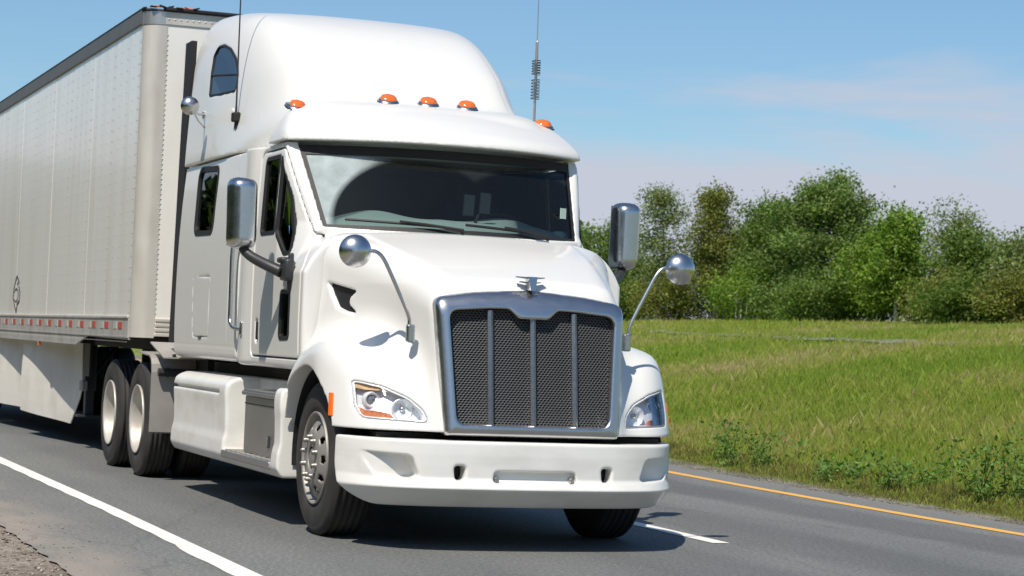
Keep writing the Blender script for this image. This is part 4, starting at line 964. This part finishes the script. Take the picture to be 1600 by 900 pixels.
# ---- side fairing over the tank, battery box and steps
FX = curve([(.30, 1.12), (.34, 1.17), (.40, 1.20), (.47, 1.198), (.57, 1.180), (.70, 1.183), (.84, 1.192), (.90, 1.183), (.95, 1.14), (.98, 1.08)])
def fairing(x, y, z):
    s = (x - FX(z)) * .9
    f = smax(s, z - .965, .06); f = np.maximum(f, .325 - z); f = smax(f, y - 4.31, .06); f = np.maximum(f, .80 - y)
    f = np.maximum(f, .55 - x)
    f0 = f
    f = np.maximum(f, -np.maximum(np.abs(z - .845) - .012, np.maximum(-(f0 + .03), 2.62 - y)))
    f = np.maximum(f, -np.maximum(np.abs(y - 2.72) - .004, -(f0 + .012)))
    rear = 2.42
    cut = np.maximum(np.maximum(y - rear, .99 - y), np.maximum(.425 - z, .93 - x)); cut = np.where(z > 0, cut, cut)
    f = smax(f, -cut, .03)
    arch = .604 - np.sqrt((y - .195)**2 + (z - .5)**2); f = np.maximum(f, arch)
    f = np.maximum(f, -np.maximum(y - 1.0, z - 9) * 1 - 9)
    top = np.maximum(y - 2.40, z - 9); f = np.maximum(f, np.where(y < 1.02, z - .93, -9))
    return f
fr_r = sdf('side_fairing', (.5, .74, .30), (1.26, 4.36, 1.0), .0140, fairing, m_paint_low, truck, mirror=False, drop=lambda x, y, z: x < .62)
fr_l = flipped(fr_r, 'side_fairing', truck)
for sg, fo in ((1, fr_r), (-1, fr_l)):
    bb = fixn(mesh('battery_box', *both(box((1.02, 1.505, .64), (.24, 1.0, .42), .015), sg), m_alu, truck))
    fixn(mesh('box_lid', *both(box((1.03, 1.505, .862), (.27, 1.03, .03), .008), sg), m_alu, bb))
    fixn(mesh('box_seam', *both(box((1.141, 1.505, .79), (.006, .98, .008)), sg), m_dark, bb))
    fixn(mesh('latch', *both(box((1.145, 1.25, .545), (.018, .035, .085), .006), sg), m_trim, bb)); fixn(mesh('latch_key', *both(box((1.156, 1.25, .545), (.012, .012, .06), .003), sg), m_alu, bb))
    st = fixn(mesh('step', *both(box((1.08, 1.70, .398), (.26, 1.42, .055), .01), sg), m_alu, truck))
    for k in range(9): fixn(mesh('tread', *both(box((1.08, 1.08 + .155 * k, .429), (.22, .07, .008), .003), sg), m_steel, st))
    fixn(mesh('step', *both(box((1.03, 1.5, .884), (.26, .98, .012), .004), sg), m_alu, truck))

# ---- wheels
def tyre_mesh(c, R, wd, face_r):
    """tyre from outer face (x=+wd/2) to inner face, with circumferential ribs"""
    h = wd / 2
    prof = [(h - .05, face_r), (h - .012, face_r + .012), (h, face_r + .05), (h + .004, face_r + .11), (h - .004, R - .055), (h - .006, R - .045), (h - .004, R - .04), (h - .022, R - .012), (h - .035, R - .002)]
    k = 5; w0 = h - .035
    for i in range(k):
        a = w0 - (2 * w0) * (i + .42) / k * 1; 
    xs = np.linspace(w0, -w0, 11)
    ribs = []
    for i in range(10):
        a, b = xs[i], xs[i + 1]
        if i % 2 == 0 : ribs += [(a - .001, R), (b + .001, R)]
        else: ribs += [(a - .006, R - .010), (b + .006, R - .010)]
    prof += ribs + [(-p[0], p[1]) for p in prof[::-1]]
    return lathe_x(prof, 72, c)
def wheel_disc_front(c, sg):
    """steel disc with ten hand holes, built on a polar grid"""
    radii = [.075, .11, .165, .170, .185, .200, .215, .230, .236, .262, .282, .288, .300]
    xo = [.085, .085, .083, .080, .074, .066, .057, .047, .043, .030, .015, .03, .045]
    n = 100; V = []; F = []
    for k in range(n):
        q = 2 * math.pi * k / n
        for r, x in zip(radii, xo): V.append((c[0] + x - .02, c[1] + r * math.cos(q), c[2] + r * math.sin(q)))
    m = len(radii)
    for k in range(n):
        for i in range(m - 1):
            rm = (radii[i] + radii[i + 1]) / 2; q = 2 * math.pi * (k + .5) / n; qq = (q + math.pi / 10) % (math.pi / 5) - math.pi / 10
            if ((rm - .205) / .027)**2 + (qq * rm / .025)**2 < 1: continue
            F.append((k * m + i, k * m + i + 1, ((k + 1) % n) * m + i + 1, ((k + 1) % n) * m + i))
    return V, F
nut_me = None
def front_wheel(sg, c):
    x0 = c[0] - .145
    root = fixn(mesh('front_wheel', *both(wheel_disc_front((c[0] - .055, c[1], c[2]), sg), sg), m_steel, truck, True))
    sol = root.modifiers.new('thick', 'SOLIDIFY'); sol.thickness = .012; sol.offset = -1
    fixn(mesh('tyre', *both(tyre_mesh((x0, c[1], c[2]), .500, .29, .293), sg), m_tyre, root, True))
    fixn(mesh('rim', *both(lathe_x([(.125, .30), (.145, .303), (.15, .297), (.14, .287), (.10, .282), (.0, .27), (-.10, .27)], 64, (x0, c[1], c[2])), sg), m_steel, root, True))
    mesh('brake_drum', *both(lathe_x([(.05, .001), (.05, .24), (-.1, .25)], 40, (x0, c[1], c[2])), sg), m_dark, root)
    fixn(mesh('hub', *both(lathe_x([(.075, .001), (.075, .05), (.068, .062), (.03, .066), (.028, .085), (.0, .09)], 40, (c[0] - .055, c[1], c[2])), sg), m_steel, root, True))
    global nut_me
    for k in range(10):
        q = 2 * math.pi * (k + .5) / 10; cy, cz = c[1] + .138 * math.cos(q), c[2] + .138 * math.sin(q)
        V, F = lathe_x([(0, .023), (.012, .023), (.014, .019), (.032, .017), (.048, .013), (.054, .007), (.055, .0005)], 10)
        if nut_me is None:
            o = fixn(mesh('lug_nut', V, F, m_nut, root, True)); nut_me = o.data
        else: o = link(bpy.data.objects.new('lug_nut', nut_me), root)
        o.location = (sg * (c[0] + .005), cy, cz)
        if sg < 0: o.rotation_euler = (0, 0, math.pi)
for sg in (-1, 1): front_wheel(sg, (1.090, .26, .500))
def dual_wheel(parent, sg, y, xo=1.215, z=.50, name='drive_wheel'):
    c = (xo - .14, y, z)
    dish = [(.125, .297), (.142, .302), (.146, .296), (.135, .284), (.10, .276), (.02, .262), (-.03, .25), (-.05, .235), (-.055, .14), (-.05, .11), (-.02, .10), (.03, .085), (.035, .001)]
    root = fixn(mesh(name, *both(lathe_x(dish, 56, c), sg), m_rimpaint, parent, True))
    fixn(mesh('tyre', *both(tyre_mesh(c, .50, .275, .293), sg), m_tyre, root, True))
    c2 = (xo - .14 - .33, y, z)
    fixn(mesh('inner_tyre', *both(tyre_mesh(c2, .50, .275, .293), sg), m_tyre, root, True))
for sg in (-1, 1):
    for y in (5.673, 7.0): dual_wheel(truck, sg, y)

# ---- chassis with dark filler for underside shade, quarter fenders, deck plate
ch = [box((0, 5.1, 1.0), (1.7, 1.1, .36)), box((0, 6.3, .80), (1.4, 3.0, .62)), box((0, 7.9, .75), (1.5, .05, .8))]  # these boxes are dark fill, added to blacken the underside
for sg in (-1, 1):
    ch += [box((sg * .43, 3.9, .88), (.09, 8.6, .28)), box((sg * .5, .26, .50), (1.0, .12, .12))]
ch += [box((0, .25, 1.2), (.8, 1.5, .8)), box((0, -.55, .55), (1.3, .08, .28)), box((0, 5.673, .5), (1.6, .16, .16)), box((0, 7.0, .5), (1.6, .16, .16)), box((0, 5.673, .5), (.4, .4, .4)), box((0, 7, .5), (.4, .4, .4)), box((0, 2.6, .72), (1.5, 3.3, .40)), box((0, 2.6, 1.0), (1.7, 3.4, .09)), box((0, -.5, .66), (1.9, .3, .12)), box((0, .55, .9), (1.0, 1.9, .5))]
mesh('chassis_and_dark_fill', *join_parts(ch), m_dark, truck)
fw = mesh('fifth_wheel', *join_parts([box((0, 6.3, 1.09), (.95, .95, .08), .02)]), m_dark, truck)
for sg in (-1, 1):
    prof = [(4.98, .42), (4.98, .93), (4.995, 1.0), (5.03, 1.05), (5.10, 1.075), (5.75, 1.10)]
    V = []; 
    for y, z in prof: V += [(.56, y, z), (1.235, y, z), (.56, y + .02, z - .012), (1.235, y + .02, z - .012)]
    F = []
    for i in range(len(prof) - 1):
        a = 4 * i; F += [(a, a + 1, a + 5, a + 4), (a + 2, a + 6, a + 7, a + 3), (a + 1, a + 3, a + 7, a + 5), (a, a + 4, a + 6, a + 2)]
    q = fixn(mesh('quarter_fender', *both((V, F), sg), m_alu2, truck))
    fixn(mesh('fender_tube', *both(join_parts([tube([(1.19, 4.93, .93), (.70, 4.93, .93)], .035, 10), tube([(1.10, 4.93, .93), (1.12, 4.93, .93)], .042, 10)]), sg), m_trim, q))
    V = [(x, y, z) for dz in (0, -.012) for x, y, z in ((1.215, 4.62, 1.065 + dz), (.42, 4.62, 1.065 + dz), (.42, 5.2, 1.185 + dz), (1.215, 5.2, 1.185 + dz))]
    dp = fixn(mesh('deck_plate', *both((V, [(0, 1, 2, 3), (7, 6, 5, 4), (0, 4, 5, 1), (1, 5, 6, 2), (2, 6, 7, 3), (3, 7, 4, 0)]), sg), m_alu2, truck))
    for k in range(4): fixn(mesh('deck_bolt', *both(box((.55 + .19 * k, 4.635, 1.078), (.03, .03, .03), .006), sg), m_trim, dp))

# ================================================================== THE TRAILER
tr = tag(empty('box_trailer', (0, 0, 0)), 'long white riveted box trailer with grey rails and red-and-white tape behind the cab', 'trailer')
TX, TY0, TY1, TZ0, TZ1 = 1.295, 5.62, 21.8, 1.385, 4.0
pan = 1.22; k = 0; y = TY0 + .12; pme = None
while y < TY1 - .1:
    y2 = min(y + pan, TY1)
    for sg in (-1, 1):
        o = fixn(mesh('side_panel', *box((sg * (TX - .012 - .0015 * (k % 2)), (y + y2) / 2, (TZ0 + TZ1) / 2), (.02, y2 - y - .004, TZ1 - TZ0)), m_trailer, tr))
    y = y2; k += 1
# rivets in vertical rows
V = []; F = []
def rivet(p, n, r=.0075, h=.005):
    n = Vector(n); a = n.orthogonal().normalized(); b_ = n.cross(a); b = len(V)
    for i in range(6):
        q = i * math.pi / 3; V.append(Vector(p) + (a * math.cos(q) + b_ * math.sin(q)) * r)
    V.append(Vector(p) + n * h)
    for i in range(6): F.append((b + i, b + (i + 1) % 6, b + 6))
y = TY0 + .20; row = 0
while y < 15.5:
    for j in range(26):
        z = TZ0 + .05 + j * (TZ1 - TZ0 - .1) / 25
        rivet((-TX - .001, y, z), (-1, 0, 0))
        if row % 4 == 0: rivet((-TX - .001, y + .05, z), (-1, 0, 0))
    y += .305; row += 1
for j in range(60):
    z = 1.30 + j * .044; rivet((-1.10, TY0 - .003, z), (0, -1, 0)); 
    if j % 1 == 0: rivet((-TX - .004, TY0 + .135, z + .01), (-1, 0, 0), .006)
for j in range(40): rivet((-1.1 + j * .055, TY0 - .014, 4.035), (0, -1, 0), .008)
y = 5.8
while y < 15.5:
    rivet((-TX - .016, y, 1.17), (-1, 0, 0), .007); rivet((-TX - .016, y + .03, 1.22), (-1, 0, 0), .007); y += .10
tag(mesh('rivet', V, F, m_rivet, tr), kind='stuff')
# corner posts: quarter-round silver extrusions
for sg in (-1, 1):
    pts = [(TX + .002, TY0 + .15)] + [(TX + .002 - .13 * (1 - math.cos(q)), TY0 + .13 - .135 * math.sin(q)) for q in np.linspace(0, math.pi / 2, 10)] + [(1.105, TY0 - .005)]
    V = []; F = []; n = len(pts)
    for z in (1.215, 3.995):
        V += [(sg * x, y, z) for x, y in pts]
    F = [(i, i + 1, n + i + 1, n + i) for i in range(n - 1)]
    o = fixn(mesh('corner_post', V, F, m_post, tr, True))
    V = [(sg * x * 1.004, y - .004, z) for z in (3.985, 4.10) for x, y in pts]
    fixn(mesh('corner_cap', V, F, m_postcap, tr, True))
mesh('front_wall', *box((0, TY0 + .02, 2.62), (2.24, .04, 2.78)), m_front, tr)
fixn(mesh('top_rail', *box((0, TY0 + .004, 4.045), (2.25, .03, .115), .004), m_post, tr))
for sg in (-1, 1): fixn(mesh('top_rail', *box((sg * (TX + .002), (TY0 + TY1) / 2 + .08, 4.06), (.03, TY1 - TY0 - .16, .13), .004), m_toprail, tr))
rl = mesh('roof_sheet', *box((0, (TY0 + TY1) / 2, 4.118), (2.56, TY1 - TY0 - .04, .014)), m_toprail, tr)
fixn(mesh('top_edge', *box((0, TY0 - .02, 4.122), (2.3, .05, .03), .008), m_black, tr))
# orange clearance lamps and torn rubber at the leading top edge
for x in (-1.20, -.94): fixn(mesh('clearance_lamp', *box((x, TY0 - .02, 4.140), (.10, .03, .014), .006), m_orange, tr))
for i in range(6): fixn(mesh('torn_rubber', *box((-1.24 + i * .075, TY0 - .01 - .02 * (i % 2), 4.136 + .004 * (i % 3)), (.06, .05, .012), .004, Matrix.Rotation(.3 * math.sin(i * 2.1), 3, 'Y')), m_black, tr))
fixn(mesh('top_edge', *box((-1.30, (TY0 + TY1) / 2, 4.128), (.03, TY1 - TY0 - .1, .016), .003), m_black, tr))
for i in range(4): fixn(mesh('front_slat', *box((0, TY0 - .006, 1.245 + i * .043), (2.2, .022, .030), .006), m_post, tr))
# lower side rail with reflective tape
for sg in (-1, 1):
    y0s, y1s = TY0 + .14, TY1
    fixn(mesh('bottom_rail', *box((sg * (TX + .004), (y0s + y1s) / 2, 1.292), (.022, y1s - y0s, .175), .004), m_raillow, tr))
    V = [(sg * (TX + .006), 7.95, 1.20), (sg * (TX + .006), 8.55, 1.108), (sg * (TX + .006), TY1, 1.108), (sg * (TX + .006), TY1, 1.203), (sg * (TX + .006), y0s, 1.203), (sg * (TX + .006), y0s, 1.19)]
    V2 = [(v[0] - sg * .02, v[1], v[2]) for v in V]; n = len(V)
    fixn(mesh('rail_skirt', V + V2, [tuple(range(n)), tuple(range(2 * n - 1, n - 1, -1))] + [(i, (i + 1) % n, n + (i + 1) % n, n + i) for i in range(n)], m_raillow, tr))
    fixn(mesh('rail_lip', *box((sg * (TX + .012), (y0s + y1s) / 2, 1.392), (.03, y1s - y0s, .022), .005), m_post, tr))
y = 6.12; rme = wme = None
while y < 15.2:
    for nm, dy, ln, m_ in (('red_tape', 0, .19, m_redtape), ('white_tape', .25, .15, m_whitetape)):
        fixn(mesh(nm, *box((-TX - .017, y + dy, 1.315), (.005, ln, .062)), m_, tr))
    y += .68
# small dark outline mark on the side, near the bottom
def stroke(pts, wd=.012):
    V = []; F = []
    for i, (y, z) in enumerate(pts):
        a = pts[max(i - 1, 0)]; b = pts[min(i + 1, len(pts) - 1)]; dy, dz = b[0] - a[0], b[1] - a[1]; l = math.hypot(dy, dz) or 1; ny, nz = -dz / l * wd * 1.6, dy / l * wd
        V += [(-TX - .003, y + ny, z + nz), (-TX - .003, y - ny, z - nz)]
    for i in range(len(pts) - 1): F.append((2 * i, 2 * i + 1, 2 * i + 3, 2 * i + 2))
    return V, F
mk = [stroke([(13.0, 1.86), (12.78, 1.78), (12.95, 1.76)]), stroke([(13.0, 1.86), (13.2, 1.72), (13.25, 1.60), (13.12, 1.52), (12.95, 1.42)]), stroke([(12.8, 1.74), (12.70, 1.66), (12.72, 1.56), (12.88, 1.52), (12.95, 1.42)]), stroke([(13.0 + .17 * math.cos(t), 1.63 + .075 * math.sin(t)) for t in np.linspace(.4, 5.6, 16)], .008)]
mesh('printed_mark', *join_parts(mk), m_black, tr)
mesh('floor', *box((0, (TY0 + TY1) / 2 + .05, 1.25), (2.5, TY1 - TY0 - .2, .06)), m_dark, tr)
mesh('upper_coupler', *box((0, 7.0, 1.165), (2.3, 2.6, .11)), m_dark, tr)
mesh('cross_members', *join_parts([box((0, 9 + i * .6, 1.17), (2.4, .08, .1)) for i in range(20)]), m_dark, tr)
# angled aero skirts
def skirt(y0, y1, x0, x1, zb0, zb1, cutf, cutb):
    pts = [(y0 + .0, 1.115, x0), (y0 - cutf[0], cutf[1], x0), (y0 + cutf[2], zb0, x0 + .02), (y1, zb1, x1), (y1, 1.115, x1)]
    def P(y, z): 
        t = min(max((y - y0) / (y1 - y0), 0), 1); t = t + .10 * math.sin(2 * math.pi * t) * -.6
        return -(x0 + (x1 - x0) * t + .02 * math.sin(math.pi * (1.1 - z)))
    nY, nZ = 14, 6; V = []; F = []
    for layer in (0, .012):
        for i in range(nY + 1):
            t = i / nY; yt = y0 + (y1 - y0) * t; yb = (y0 + cutf[2]) + (y1 - y0 - cutf[2]) * t; zb = zb0 + (zb1 - zb0) * t
            for j in range(nZ + 1):
                s = j / nZ; z = 1.115 + (zb - 1.115) * s
                if s < .55: y = yt + (y0 - cutf[0] - y0) * (1 - t) * s / .55
                else: y = yt + (-cutf[0] + (cutf[2] + cutf[0]) * (s - .55) / .45) * (1 - t)
                V.append((P(y, z) + layer, y, z))
    n1 = (nY + 1) * (nZ + 1)
    for l in (0, 1):
        for i in range(nY):
            for j in range(nZ): a = l * n1 + i * (nZ + 1) + j; F.append((a, a + 1, a + nZ + 2, a + nZ + 1))
    for i in range(nY): a = i * (nZ + 1) + nZ; F.append((a, a + n1, a + n1 + nZ + 1, a + nZ + 1))
    for j in range(nZ): F += [(j, j + 1, n1 + j + 1, n1 + j)]
    return V, F
for sg in (-1, 1):
    for a in ((10.2, 12.7, .95, 1.215, .225, .28, (.22, .62, .38), 0), (12.4, 15.6, 1.0, 1.245, .28, .28, (.1, .7, .3), 0)):
        vf = skirt(*a); vf = vf if sg < 0 else mirx(vf)
        fixn(mesh('skirt_panel', *vf, m_skirt, tr, False))
    mesh('skirt_panel', *box((sg * 1.255, 16.85, .70), (.012, 2.4, .82)), m_skirt, tr)
# landing gear
for sg in (-1, 1):
    lg = fixn(mesh('landing_leg', *join_parts([box((sg * .92, 9.85, .90), (.12, .14, .58), .01), box((sg * .92, 9.85, .52), (.09, .11, .34), .01), box((sg * .92, 9.85, .345), (.26, .24, .025), .005)]), m_trim, tr))
    fixn(mesh('brace', *join_parts([box((sg * .98, 9.65, .95), (.02, .30, .36), .004), tube([(sg * .9, 9.8, .75), (sg * .5, 10.4, 1.15)], .025, 6)]), m_trim, lg))
    fixn(mesh('foot', *box((sg * 1.0, 9.75, .665), (.06, .16, .11), .01), m_alu, lg))
fixn(mesh('side_lamp', *box((-1.285, 11.1, 1.085), (.03, .10, .05), .01), m_orange, tr))
for sg in (-1, 1):
    for y in (18.9, 20.2): dual_wheel(tr, sg, y, 1.25, .5, 'trailer_wheel')
mesh('bogie', *join_parts([box((0, 19.5, .95), (1.2, 2.6, .3)), box((0, 18.9, .5), (1.6, .15, .15)), box((0, 20.2, .5), (1.6, .15, .15))]), m_dark, tr)
